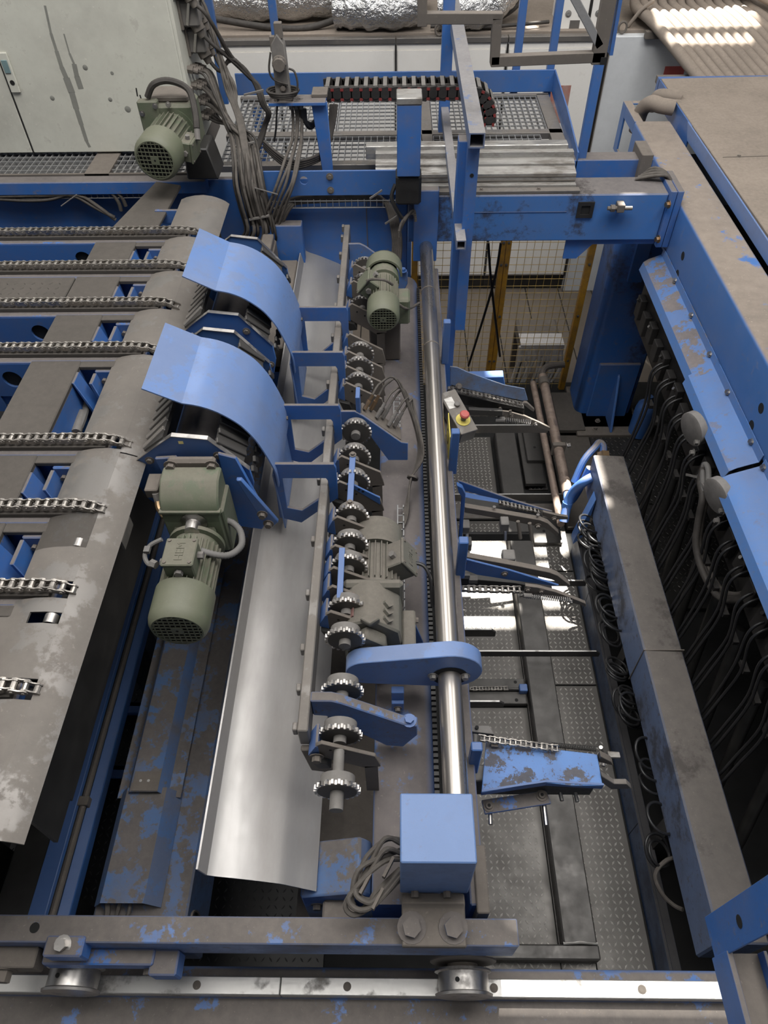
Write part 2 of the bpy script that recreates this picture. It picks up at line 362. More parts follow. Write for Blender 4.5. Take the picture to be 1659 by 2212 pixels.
# black slabs across the walkway
def slab(x0, x1, y0, y1, z0, z1, label, holes=(), mat='blackm'):
    t = thing('steel_slab', label, 'plate', ((x0+x1)/2, (y0+y1)/2, z0))
    G().box(x0, x1, y0, y1, z0, z1).obj('slab_body', mat, t, bev=0.003)
    for hx, hy in holes: G().cyl((hx, hy, z1 - 0.001), (hx, hy, z1 + 0.0008), 0.009, n=12).obj('drilled_hole', 'pitm', t)
    return t
slab(0.30, 0.664, 1.622, 1.690, 0.0, 0.03, 'black slab with a drilled hole nearer the camera under the short chain', [(0.61, 1.642)])
slab(0.30, 0.664, 1.694, 1.762, 0.0, 0.03, 'black slab with a drilled hole farther along under the short chain', [(0.615, 1.742)])
slab(0.30, 1.0, 2.865, 2.985, 0.0, 0.02, 'flat dark steel strip below the small tread plate by the fence', [], 'dustm')
slab(0.83, 1.00, 2.66, 2.86, 0.0, 0.03, 'black greasy plate between the floor tube and the rusty pipe', [(0.90, 2.75)])
slab(0.83, 0.96, 3.12, 3.62, 0.03, 0.06, 'small black bolted plate beside the tread plate end', [(0.92, 3.35)])
slab(0.86, 0.98, 3.30, 3.60, 0.06, 0.09, 'upper black plate stacked on the bolted plate near the fence', [(0.92, 3.42)])

# ================================================================== ROLLER TABLE ON THE LEFT
CH = [2.80, 2.535, 2.276, 2.003, 1.547, 1.283, 1.014, 0.741]
XE = [-0.795, -0.80, -0.80, -0.80, -0.805, -0.805, -0.805, -0.805]
table = thing('conveyor_table', 'long dusty chain conveyor table on the left with curved end plates', 'conveyor', (-1.4, 1.6, 0))
def holed(x0, x1, z0, z1, hx, hz, r, y0, y1, n=24):
    g = G(); inn = []; out = []
    for i in range(n):
        a = 2*PI*i/n + PI/4; c, s = math.cos(a), math.sin(a); inn.append((hx + r*c, hz + r*s))
        m = max(abs(c), abs(s)); q = 0.075; out.append((hx + q*c/m, hz + max(min(q*s/m, z1 - hz), z0 - hz)))
    g.ringprism(out, inn, 'y', y0, y1)
    g.box(x0, hx - 0.075, y0, y1, z0, z1); g.box(hx + 0.075, x1, y0, y1, z0, z1)
    return g
holes = {0: -1.315, 2: -1.325, 3: -1.335}
for i, yc in enumerate(CH):
    b = G().box(-2.4, -0.86, yc - 0.040, yc + 0.040, 1.72, 1.914).obj('chain_carrier', 'blue', table, bev=0.004)
    G().box(-2.4, -0.87, yc - 0.020, yc + 0.018, 1.914, 1.930).obj('guide_strip', 'deckd', b, bev=0.002)
    if i in holes:
        f = holed(-2.4, -1.235, 1.70, 1.910, holes[i], 1.845, 0.034, yc - 0.050, yc - 0.040).obj('web_plate', 'bluec', b, smooth=30)
        G().prism([(-2.4, 1.906), (-1.24, 1.906), (-1.24, 1.917), (-2.4, 1.917)], 'y', yc - 0.049, yc - 0.036).obj('web_edge', 'bluew', b, bev=0.003)
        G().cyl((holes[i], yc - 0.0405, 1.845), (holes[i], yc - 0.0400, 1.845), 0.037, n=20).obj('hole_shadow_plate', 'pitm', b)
    else:
        G().box(-2.4, -1.235, yc - 0.050, yc - 0.040, 1.70, 1.912).obj('web_plate', 'blue', b, bev=0.003)
# deck plates between the carriers
def bay(i): 
    y1 = CH[i] - 0.050; y0 = CH[i+1] + 0.041 if i < 7 else 0.42
    return y0, y1
for i in range(8):
    y0, y1 = bay(i)
    if i == 3: y0b = y0 + 0.02
    G().prism([(-1.245, y0), (-1.072, y0), (-1.072, y1 + 0.01), (-1.245, y1 + 0.01)], 'z', 1.900, 1.917).obj('deck_band', 'deckd', table, bev=0.003)
    G().box(-1.072, -0.95, y1 - 0.022, y1 + 0.01, 1.900, 1.915).obj('deck_ledge', 'deckd', table, bev=0.002)
    if i in (1, 4, 5, 6, 7):
        G().box(-2.4, -1.25, y0, y1 + 0.008, 1.900, 1.916).obj('deck_cover', 'deckd', table, bev=0.003)
tl = G(); y0, y1 = bay(1)
lozenges(tl, -2.3, -1.27, y0 + 0.01, y1 - 0.01, 0.034, 0.010, 0.003, 0.0022, 1.916); tl.obj('deck_lozenges', 'deckd', table, smooth=0, kind='stuff')
# grating seen in the wide bay
gg = G(); y0, y1 = 1.603, 1.80
for k in range(9): gg.box(-2.2, -1.26, y0 + k*0.0275, y0 + k*0.0275 + 0.004, 1.74, 1.765)
for k in range(28): gg.box(-2.2 + k*0.034, -2.2 + k*0.034 + 0.004, y0, y0 + 0.225, 1.742, 1.764)
gg.obj('deck_grating', 'blue', table, smooth=0, kind='stuff')
# brackets in the openings beside the end plates
for i in range(8):
    y0, y1 = bay(i); y1 -= 0.022
    if y1 - y0 < 0.05: continue
    L = min(y1 - y0, 0.22) if i != 3 else 0.11
    br = G().box(-1.02, -0.93, y1 - 0.012, y1, 1.68, 1.905).obj('bracket', 'bluew', table, bev=0.004)
    G().prism([(-1.072, 1.916), (-1.064, 1.916), (-1.01, 1.70), (-1.025, 1.70)], 'y', y1 - L*0.80, y1 - L*0.25).obj('bracket_cheek', 'blue', br, bev=0.002)
    G().prism([(-1.026, 1.898), (-1.014, 1.898), (-0.985, 1.70), (-1.0, 1.70)], 'y', y1 - L*0.62, y1 - 0.012).obj('bracket_web', 'blue', br, bev=0.002)
    G().hexa((-0.995, y1 - 0.012, 1.868), (-0.995, y1 - 0.024, 1.868), 0.009).obj('bracket_bolt', 'dust', br)
    G().box(-1.078, -1.073, y0, y1 + 0.01, 1.72, 1.90).obj('bracket_side', 'blue', br, bev=0.001)
# cables and a grey fitting inside the wide bay
c = thing('bay_conduit', 'dusty conduit elbow and wires in the wide table opening', 'cable', (-1.0, 1.75, 1.75))
p = lambda x, y, z=1.80: at(x, y, z=z)
G().tube([p(165, 830), p(178, 850), p(185, 880), p(180, 905), p(172, 925)], 0.011, 8, 4).obj('conduit', 'conduit', c)
G().cyl(p(176, 892), p(165, 935), 0.017, n=12).obj('fitting', 'grey', c)
for k in range(4): G().tube([p(143 + k*3, 870), p(146 + k*4, 895), p(140 + k*5, 930), p(146 + k*4, 950)], 0.0045, 5, 3).obj('wire', 'cable', c)
G().cyl(p(160, 938), p(161, 950), 0.008, n=8).obj('copper_nut', 'brass', c)
# the curved end plates: one continuous drooping strip and one plate per bay
strip = [(-0.822, 1.925), (-0.805, 1.920), (-0.785, 1.912), (-0.766, 1.902), (-0.750, 1.889)]
piece = [(-0.962, 1.912), (-0.935, 1.922), (-0.90, 1.929), (-0.86, 1.931), (-0.821, 1.925)]
segs = [(2.58, 3.14), (2.05, 2.575), (1.51, 2.045), (0.42, 1.505)]
for a, b in segs: G().sheet(strip, a, b, 0.005).obj('drooping_edge_plate', 'dustm', table, smooth=40)
cut = [3.14] + [c for c in CH] + [0.42]
for i in range(9):
    a = cut[i] - (0.0 if i == 0 else 0.026); b = cut[i+1] + (0.0 if i == 8 else 0.026)
    pr = [(-2.2 if i == 8 else -1.30, 1.912)] + piece if i in (7, 8) else piece
    if i in (5, 7):
        # slot with a small roller in it
        yr = {5: 1.165, 7: 0.93}[i]; lo_, hi_ = yr - 0.016, yr + 0.016
        G().sheet(pr, hi_, a, 0.005).sheet(pr, b, lo_, 0.005).sheet([q for q in pr if q[0] < -0.87], lo_, hi_, 0.005).obj('end_plate', 'dustm', table, smooth=40)
        G().cyl((-0.848, yr - 0.013, 1.914), (-0.848, yr + 0.013, 1.914), 0.018, n=16).obj('idler_roller', 'steel', table)
    else:
        G().sheet(pr, b, a, 0.005).obj('end_plate', 'dustm', table, smooth=40)
    if i > 0: G().box(-0.86, -0.80, cut[i] - 0.026, cut[i] + 0.026, 1.80, 1.885).obj('slot_block', 'black', table)
G().box(-0.815, -0.805, 0.50, 3.10, 1.62, 1.90).obj('void_shade_panel', 'black', table)  # black panel stands in for the dark void below the table
G().box(-2.4, -0.83, 0.62, 3.10, 1.55, 1.60).obj('under_tray', 'black', table)
for y in (0.60, 1.10): G().box(-1.9, -1.5, y, y + 0.2, 0, 1.55).obj('leg', 'black', table, bev=0.005)
G().box(-0.757, -0.750, 1.20, 1.29, 1.85, 1.885).obj('edge_clip', 'dustm', table)

# roller chains, link by link
def link_meshes():
    def plate(g, y, r, l=0.0254):
        pts = []
        for cx, s in ((l, 1), (0, -1)):
            for k in range(5):
                a = -PI/2 + PI*k/4 if s > 0 else PI/2 + PI*k/4
                pts.append((cx + r*math.cos(a), r*math.sin(a)))
        pts.insert(5, (l/2, r*0.72)); pts.append((l/2, -r*0.72))
        g.prism(pts, 'y', y - 0.0016, y + 0.0016)
    a = G(); plate(a, -0.0105, 0.0105); plate(a, 0.0105, 0.0105)
    for cx in (0, 0.0254): a.cyl((cx, -0.009, 0), (cx, 0.009, 0), 0.0078, n=10)
    b = G(); plate(b, -0.0142, 0.0098); plate(b, 0.0142, 0.0098)
    for cx in (0, 0.0254): b.cyl((cx, -0.0185, 0), (cx, 0.0185, 0), 0.0042, n=8)
    return a, b
ia, ib = link_meshes()
proto = thing('roller_chain', 'x', 'chain'); la = ia.obj('inner_link', 'chain', proto); lb = ib.obj('outer_link', 'chain', proto)
LA, LB = la.data, lb.data
for o in (la, lb, proto): bpy.data.objects.remove(o)
def chain(pts, label, name='roller_chain', mesh=(LA, LB), mat=None, group=None, s=1.0):
    """links laid along a polyline (first point to last)"""
    c = thing(name, label, 'chain', pts[0], group); pts = [Vector(p) for p in pts]
    L = [0]
    for a, b in zip(pts, pts[1:]): L.append(L[-1] + (b - a).length)
    def pos(d):
        for k in range(len(pts) - 1):
            if d <= L[k+1] or k == len(pts) - 2: return pts[k] + (pts[k+1] - pts[k]) * ((d - L[k]) / max(1e-9, L[k+1] - L[k]))
    n = int(L[-1] / (0.0254 * s))
    for k in range(n):
        p0 = pos(k*0.0254*s); p1 = pos((k+1)*0.0254*s); d = (p1 - p0).normalized()
        yv = Vector((0, 1, 0)); zv = d.cross(yv).normalized(); yv = zv.cross(d)
        m = Matrix((d, yv, zv)).transposed().to_4x4()
        o = bpy.data.objects.new('inner_link' if k % 2 == 0 else 'outer_link', mesh[k % 2]); COL.objects.link(o)
        o.parent = c; o.matrix_parent_inverse = c.matrix_world.inverted(); o.matrix_basis = Matrix.Translation(p0) @ m @ Matrix.Scale(s, 4)
    return c
where = ['farthest table chain running below the grey cabinet', 'second table chain from the cabinet, ending under the far blue guard', 'third table chain from the cabinet, beside the lozenge deck cover', 'table chain running under the left tip of the near blue guard', 'table chain just in front of the near blue guard', 'table chain level with the green gear motor gearbox', 'table chain between the two small idler rollers, near the fan cover', 'nearest short table chain at the left picture edge']
xl = [-1.75, -1.66, -1.56, -1.46, -1.28, -1.19, -1.09, -0.99]
for yc, xe, x0, l in zip(CH, XE, xl, where):
    chain([(x0, yc, 1.945), (xe - 0.095, yc, 1.947), (xe - 0.05, yc, 1.942), (xe - 0.022, yc, 1.931), (xe, yc, 1.914)], 'steel roller chain, ' + l, group='table chains')

# beam and hose rail below the table edge
t = thing('lower_side_beam', 'blue steel beam with a dusty rail low beside the conveyor table', 'beam', (-1.15, 1.2, 0.6))
G().box(-1.30, -1.10, 0.44, 2.3, 0.70, 0.84).obj('beam_body', 'black', t, bev=0.004)
G().prism([(-1.185, 0.846), (-1.124, 0.856), (-1.114, 0.80), (-1.18, 0.80)], 'y', 0.44, 2.3).obj('blue_edge', 'bluec', t, bev=0.002)
G().tube([(-1.108, 0.44, 0.835), (-1.106, 2.3, 0.835)], 0.011, 8, 1).obj('rail_rod', 'dust', t)
G().prism([(-1.10, 0.825), (-1.062, 0.815), (-1.062, 0.765), (-1.10, 0.765)], 'y', 0.44, 2.3).obj('lower_flange', 'bluec', t, bev=0.003)
G().box(-1.125, -1.088, 0.84, 0.872, 0.82, 0.852).obj('rail_clip', 'dust', t, bev=0.002)
for y in (0.5, 1.6): G().box(-1.25, -1.12, y, y + 0.1, 0.0, 0.70).obj('stand', 'black', t)

# covered cable beam under the green motor
t = thing('cable_beam', 'long low beam with peeling blue cable covers below the green gear motor', 'beam', (-0.77, 1.0, 0.7))
G().box(-0.915, -0.63, 0.40, 3.3, 0.72, 1.0).obj('beam_body', 'bluep', t, bev=0.006)
cv = G().sheet([(-0.915, 1.005), (-0.882, 1.055), (-0.752, 1.058), (-0.712, 1.004)], 0.49, 0.83, 0.003).obj('lower_cover', 'bluep', t, smooth=20)
cu = G().sheet([(-0.925, 1.012), (-0.895, 1.012), (-0.868, 1.072), (-0.775, 1.075), (-0.752, 1.03), (-0.712, 1.022)], 0.81, 1.75, 0.003).obj('upper_cover', 'bluep', t, smooth=20)
for x in (-0.838, -0.812): G().lathe((x, 0.845, 1.073), (0, 0, 1), [(0, .007), (.002, .007), (.004, .004)], 10).obj('rivet', 'rail', cu)
G().box(-0.862, -0.775, 0.812, 0.875, 1.074, 1.0765).obj('joint_plate', 'dust', cu)
G().tube([(-0.87, 0.50, 1.03), (-0.865, 0.46, 1.02), (-0.89, 0.42, 1.01)], 0.008, 7, 4).tube([(-0.83, 0.50, 1.03), (-0.835, 0.455, 1.02), (-0.815, 0.445, 1.02), (-0.80, 0.47, 1.025), (-0.80, 0.51, 1.03)], 0.006, 7, 4).obj('cable_end', 'cable', t)
rg = G(); pts_o = [(0.475 + .028*math.cos(2*PI*k/20), 0.90 + .062*math.sin(2*PI*k/20)) for k in range(20)]; pts_i = [(0.475 + .022*math.cos(2*PI*k/20), 0.90 + .054*math.sin(2*PI*k/20)) for k in range(20)]
rg.ringprism(pts_o, pts_i, 'x', -0.632, -0.624).obj('oval_port_rim', 'dust', t)
rg = G().prism(pts_i, 'x', -0.631, -0.6285).obj('oval_port', 'black', t)

# ================================================================== GEAR MOTORS
def hexbolt(p, d, r=0.008, h=0.007, washer=True):
    p = Vector(p); d = Vector(d).normalized(); g = G()
    if washer: g.cyl(p, p + d*0.002, r*1.55, n=14); p = p + d*0.002
    g.hexa(p, p + d*h, r); return g
def raised_text(txt, size, m, mat, parent, name='raised_letters', ext=0.0012):
    cu = bpy.data.curves.new(name, 'FONT'); cu.body = txt; cu.size = size; cu.extrude = ext; cu.align_x = 'CENTER'; cu.align_y = 'CENTER'
    ob = bpy.data.objects.new(name, cu); COL.objects.link(ob)
    dg = bpy.context.evaluated_depsgraph_get(); dg.update()
    me = bpy.data.meshes.new_from_object(ob.evaluated_get(dg)); bpy.data.objects.remove(ob); bpy.data.curves.remove(cu)
    me.transform(m); me.materials.clear(); me.materials.append(M[mat] if isinstance(mat, str) else mat)
    o = bpy.data.objects.new(name, me); COL.objects.link(o)
    if parent is not None: o.parent = parent; o.matrix_parent_inverse = parent.matrix_world.inverted()
    return o
def motor(t, m, Rr, L, tb=None, body='green', cover='greenp', text=None, fin_n=26):
    """electric motor: drive end at the local origin, fan end towards -y; tb = (angle about axis, y, size)"""
    def put(g, name, mat, par=t, **k): return g.xf(m).obj(name, mat, par, **k)
    yb = -L * 0.62
    put(G().lathe((0, 0, 0), (0, -1, 0), [(0, Rr*0.98), (0.012, Rr*0.98), (0.014, Rr*0.80), (L*0.62, Rr*0.80)], 28), 'motor_body', body)
    g = G()
    for k in range(fin_n):
        a = 2*PI*k/fin_n; c, s = math.cos(a), math.sin(a); n0 = len(g.v)
        g.box(-0.0016, 0.0016, yb, -0.03, Rr*0.78, Rr*0.93); g.xf(rot('Y', math.degrees(a)), n0)
    put(g, 'cooling_fins', body, kind='stuff')
    fc = put(G().lathe((0, yb + 0.01, 0), (0, -1, 0), [(0, Rr*0.97), (0, Rr), (L*0.29, Rr), (L*0.345, Rr*0.95), (L*0.38, Rr*0.84), (L*0.38, Rr*0.79), (L*0.365, Rr*0.78), (L*0.28, Rr*0.76)], 36), 'fan_cover', cover, bev=0)
    ye = yb + 0.01 - L*0.378; r = Rr*0.79
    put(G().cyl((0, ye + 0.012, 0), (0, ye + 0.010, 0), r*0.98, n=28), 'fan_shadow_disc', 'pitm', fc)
    g = G(); nb = 9
    for k in range(-nb//2 + 1, nb//2 + 1):
        o = k * (2*r/nb); hl = math.sqrt(max(0, r*r - o*o))
        g.box(o - 0.0015, o + 0.0015, ye - 0.001, ye + 0.0012, -hl, hl); g.box(-hl, hl, ye - 0.0012, ye + 0.0014, o - 0.0015, o + 0.0015)
    g.box(-r*0.22, r*0.22, ye - 0.0016, ye + 0.003, -r*0.22, r*0.22)
    put(g, 'fan_grille', cover, fc, smooth=0)
    put(G().cyl((0, ye - 0.0014, 0), (0, ye - 0.0020, 0), r*0.06, n=10), 'centre_hole', 'pitm', fc)
    if tb:
        ang, yc, (wx, wy, wz) = tb; q = m @ rot('Y', ang)
        bx = G().box(-wx/2, wx/2, yc - wy/2, yc + wy/2, Rr*0.72, Rr*0.80 + wz).xf(q).obj('terminal_box', body, t, bev=0.004)
        G().box(-wx/2 - .003, wx/2 + .003, yc - wy/2 - .003, yc + wy/2 + .003, Rr*0.80 + wz + .0005, Rr*0.80 + wz + 0.010).xf(q).obj('box_lid', body, bx, bev=0.003)
        for sx in (-1, 1):
            for sy in (-1, 1):
                G().cyl((sx*(wx/2 - .007), yc + sy*(wy/2 - .007), Rr*.8 + wz + .008), (sx*(wx/2 - .007), yc + sy*(wy/2 - .007), Rr*.8 + wz + .013), 0.005, n=8).xf(q).obj('lid_screw', 'dust', bx)
        G().hexa((0, yc - wy/2 - .001, Rr*.8 + wz*.5), (0, yc - wy/2 - .012, Rr*.8 + wz*.5), 0.012).xf(q).obj('blanking_plug', 'grey', bx)
        for sx in (1, -1): G().hexa((sx*wx/2, yc + sx*0.012, Rr*.8 + wz*.5), (sx*(wx/2 + .016), yc + sx*0.012, Rr*.8 + wz*.5), 0.011).xf(q).obj('cable_gland', 'grey', bx)
        if text:
            raised_text(text, wy*0.36, q @ Matrix.Translation((0.002, yc, Rr*.8 + wz + .0105)) @ rot('Z', 90), body, bx)
    return t
# -- green gear motor on the near drum
t = thing('gear_motor', 'green right-angle gear motor with round fan grille bolted to the near blue drum disc', 'motor', (-0.58, 1.25, 1.6))
mm = Matrix.Translation((-0.588, 1.30, 1.755))
motor(t, mm, 0.083, 0.312, (0, -0.128, (0.082, 0.088, 0.048)), text='HEM')
gb = G().prism([(1.325, 1.68), (1.325, 1.862), (1.345, 1.898), (1.39, 1.93), (1.445, 1.93), (1.445, 1.68)], 'x', -0.678, -0.508).obj('gearbox', 'green', t, bev=0.005)
G().box(-0.682, -0.504, 1.321, 1.34, 1.856, 1.867).obj('gearbox_rib', 'green', gb, bev=0.002)
G().prism([(1.325, 1.80), (1.30, 1.77), (1.30, 1.68), (1.325, 1.66)], 'x', -0.655, -0.53).obj('gearbox_foot', 'green', gb, bev=0.004)
G().lathe((-0.588, 1.326, 1.822), (0, -1, 0), [(0, .038), (.004, .038), (.006, .030), (.010, .022), (.040, .022), (.042, .019)], 20).obj('output_shaft', 'steel', gb)
G().box(-0.512, -0.498, 1.33, 1.44, 1.68, 1.86).obj('side_cover', 'green', gb, bev=0.004)
G().box(-0.665, -0.525, 1.445, 1.472, 1.80, 1.95).obj('mounting_flange', 'dust', t, bev=0.008)
for x in (-0.655, -0.535): hexbolt((x, 1.446, 1.93), (0, -1, 0), 0.014, 0.012).obj('flange_bolt', 'dust', t)
G().box(-0.64, -0.54, 1.29, 1.325, 1.70, 1.78).obj('adaptor', 'green', t, bev=0.006)
c1 = [at(420, 1180, z=1.80), at(440, 1192, z=1.81), at(490, 1200, z=1.79), at(520, 1180, z=1.78), at(520, 1150, z=1.78), at(503, 1130, z=1.79), at(480, 1122, z=1.80)]
g = G(); path = spline([Vector(p) for p in c1], 14)
g.tube(path, [0.0105 if k % 2 else 0.0088 for k in range(len(path))], 10, 1); g.obj('corrugated_conduit', 'conduit', t, smooth=80)
G().tube([at(350, 1165, z=1.85), at(325, 1178, z=1.84), at(313, 1200, z=1.83), at(320, 1218, z=1.83), at(333, 1222, z=1.83)], 0.0065, 8, 5).obj('feed_cable', 'conduit', t)
G().cbox(at(318, 1188, z=1.84), (.016, .02, .012)).obj('cable_tie', 'conduit', t)
G().hexa(at(326, 1216, z=1.83), at(338, 1221, z=1.83), 0.012).obj('cable_gland', 'grey', t)
G().tube([(-0.705, 1.39, 1.84), (-0.70, 1.37, 1.83), (-0.68, 1.345, 1.82)], 0.009, 8, 3).obj('breather_elbow', 'brass', t)
G().cyl((-0.705, 1.39, 1.838), (-0.708, 1.40, 1.862), 0.010, n=10).obj('breather_cap', 'grey', t)
# -- big gear motor on the middle tube, fan pointing away
t = thing('gear_motor', 'dusty grey gear motor on the middle tube beside the polished shaft, fan facing away', 'motor', (-0.07, 1.2, 1.35))
mm = Matrix.Translation((-0.066, 1.245, 1.545)) @ rot('Z', 180)
motor(t, mm, 0.088, 0.285, (-58, -0.11, (0.085, 0.095, 0.050)), body='greym', cover='greym', text='HEM')
gb = G().prism([(-0.155, 1.40), (-0.16, 1.60), (-0.135, 1.645), (-0.085, 1.665), (-0.05, 1.655), (0.01, 1.605), (0.02, 1.52), (0.015, 1.40)], 'y', 1.085, 1.235).obj('gearbox', 'greym', t, bev=0.006)
G().prism([(-0.145, 1.42), (-0.148, 1.585), (-0.085, 1.645), (-0.03, 1.60), (-0.02, 1.42)], 'y', 1.045, 1.085).obj('gearbox_nose', 'greym', gb, bev=0.006)
G().box(-0.16, 0.02, 1.215, 1.245, 1.46, 1.655).obj('gearbox_flange', 'greym', gb, bev=0.01)
G().lathe((-0.085, 1.046, 1.545), (0, -1, 0), [(0, .048), (.006, .048), (.010, .038), (.018, .036), (.018, .022), (.045, .022)], 22).obj('output_bearing', 'dust', gb)
G().box(0.018, 0.058, 1.06, 1.20, 1.40, 1.55).obj('side_housing', 'greym', gb, bev=0.005)
for y, z in ((1.08, 1.45), (1.08, 1.52), (1.18, 1.45), (1.18, 1.52)): hexbolt((0.058, y, z), (1, 0, 0), 0.009, 0.008).obj('housing_bolt', 'dust', gb)
for x in (-0.15, -0.09, -0.02, 0.01): hexbolt((x, 1.245, 1.60 - abs(x + .07)*.5), (0, 1, 0), 0.009, 0.018, False).obj('flange_bolt', 'steel', gb)
q = around((-0.13, 1.14, 1.64), rot('Y', -32))
G().box(-0.162, -0.112, 1.11, 1.19, 1.632, 1.635).xf(around((-0.137, 1.15, 1.633), rot('Y', -60))).obj('red_nameplate', plain('faded_red_nameplate', (0.20, 0.11, 0.10), 0.6), gb)
for k in range(3): G().prism([(-0.04, 1.105 + k*.026), (-0.025, 1.094 + k*.026), (-0.01, 1.105 + k*.026), (-0.01, 1.112 + k*.026), (-0.025, 1.101 + k*.026), (-0.04, 1.112 + k*.026)], 'z', 1.63, 1.648).xf(around((-0.025, 1.13, 1.64), rot('Y', 36))).obj('cast_chevron', 'greym', gb)
G().prism([(-0.105, 1.09), (-0.075, 1.07), (-0.045, 1.09), (-0.06, 1.10), (-0.09, 1.10)], 'z', 1.655, 1.675).obj('cast_lug', 'greym', gb, bev=0.003)
G().prism([(0.055, 1.36), (0.095, 1.36), (0.055, 1.52)], 'y', 1.17, 1.178).obj('foot_gusset', 'bluec', t)
G().box(-0.14, 0.06, 1.06, 1.22, 1.352, 1.41).obj('foot_plate', 'dust', t, bev=0.004)
G().tube([at(893, 1216, z=1.58), at(915, 1222, z=1.58), at(928, 1245, z=1.56), at(932, 1275, z=1.52), at(934, 1310, z=1.48)], 0.006, 8, 4).obj('feed_cable', 'hose', t)
# -- upper gear motor, fan towards the camera
t = thing('gear_motor', 'dusty green motor with square-hole fan grille near the top of the tube', 'motor', (-0.05, 2.6, 1.4))
mm = Matrix.Translation((-0.052, 2.745, 1.735)) @ rot('X', 4)
motor(t, mm, 0.068, 0.27, (-52, -0.085, (0.078, 0.085, 0.045)))
G().lathe((-0.052, 2.745, 1.735), (0, 1, 0), [(0, .060), (.02, .066), (.07, .060), (.11, .045)], 22).obj('gear_head', 'green', t)
ring_o = [(-0.052 + .080*math.cos(PI*k/14), 1.735 + .080*math.sin(PI*k/14)) for k in range(15)]; ring_i = [(-0.052 + .072*math.cos(PI*k/14), 1.735 + .072*math.sin(PI*k/14)) for k in range(15)]
g = G(); g._sheet(ring_o, ring_i, 2.78, 2.86, 'y'); g.prism(ring_o, 'y', 2.855, 2.86); g.obj('hood', 'greenp', t)
G().box(-0.12, 0.02, 2.70, 2.80, 1.352, 1.66).obj('motor_stand', 'dust', t, bev=0.006)
G().box(0.0, 0.06, 2.62, 2.72, 1.60, 1.72).obj('brake_lug', 'green', t, bev=0.008)
G().tube([at(792, 614, z=1.80), at(800, 604, z=1.83), at(830, 605, z=1.84), at(848, 615, z=1.81)], 0.0055, 8, 4).tube([at(858, 655, z=1.72), at(880, 667, z=1.68), at(905, 655, z=1.62)], 0.006, 8, 4).obj('feed_cable', 'cable', t)
# -- gear motor in front of the grey cabinet
t = thing('gear_motor', 'pale green gear motor mounted in front of the grey cabinet at the table end', 'motor', (-1.0, 3.3, 1.9))
mm = Matrix.Translation((-1.0, 3.42, 2.10)) @ rot('Z', -7) @ rot('X', 3)
motor(t, mm, 0.098, 0.30, (98, -0.13, (0.085, 0.105, 0.045)))
G().box(-1.115, -0.90, 3.40, 3.55, 2.0, 2.21).obj('gearbox', 'green', t, bev=0.012)
G().box(-1.14, -1.05, 3.39, 3.43, 2.05, 2.23).obj('torque_plate', 'green', t, bev=0.006)
G().box(-1.09, -0.92, 3.43, 3.56, 2.21, 2.235).obj('gearbox_cover', 'dust', t, bev=0.006)
for x, z in ((-1.125, 2.18), (-1.06, 2.21), (-1.0, 2.215)): hexbolt((x, 3.392, z), (0, -1, 0), 0.008, 0.007).obj('cover_bolt', 'steel', t)
G().tube([(-1.09, 3.41, 2.24), (-1.05, 3.41, 2.29), (-0.98, 3.42, 2.30), (-0.90, 3.40, 2.27), (-0.875, 3.34, 2.20), (-0.872, 3.30, 2.15)], 0.014, 8, 5).obj('feed_cable', 'cabled', t)
G().cyl((-0.872, 3.31, 2.16), (-0.872, 3.28, 2.11), 0.013, n=10).obj('cable_gland', 'grey', t)
G().prism([(-0.98, 1.90), (-0.83, 1.90), (-0.86, 2.04), (-0.97, 2.04)], 'y', 3.36, 3.52).obj('motor_stand', 'black', t, bev=0.006)

# ================================================================== DRUMS AND BLUE GUARDS
prof = [(-0.722, 2.112), (-0.62, 2.057)] + [(-0.62 + 0.048, 2.046), (-0.522, 2.022), (-0.474, 1.982), (-0.448, 1.948), (-0.425, 1.905), (-0.407, 1.855), (-0.394, 1.81), (-0.383, 1.76), (-0.382, 1.70)]
def smooth_prof(p):
    v = [Vector((a, b, 0)) for a, b in p[1:]]; return [p[0]] + [(q.x, q.y) for q in spline(v, 3)]
sp = smooth_prof(prof)
def guard(y0, y1, label, dx=0.0):
    t = thing('drum_guard', label, 'guard', (-0.55, (y0 + y1)/2, 1.7), 'blue drum guards')
    G().sheet([(x + dx, z) for x, z in sp], y0, y1, 0.004).obj('curved_sheet', 'blueg', t, smooth=13)
    for y in (y0 + .03, y1 - .03): hexbolt((-0.385 + dx, y, 1.74), (1, 0, 0), 0.007, 0.006).obj('sheet_bolt', 'dust', t)
guard(1.575, 1.895, 'curved blue sheet guard over the near drum above the green gear motor')
guard(2.165, 2.49, 'curved blue sheet guard over the far drum, upper of the two')
dp = [(-0.784, 1.896), (-0.717, 1.950), (-0.648, 2.001), (-0.545, 1.988), (-0.443, 1.861), (-0.438, 1.802), (-0.452, 1.744), (-0.48, 1.69), (-0.53, 1.64), (-0.60, 1.615), (-0.68, 1.63), (-0.74, 1.67), (-0.785, 1.73), (-0.80, 1.79), (-0.799, 1.85)]
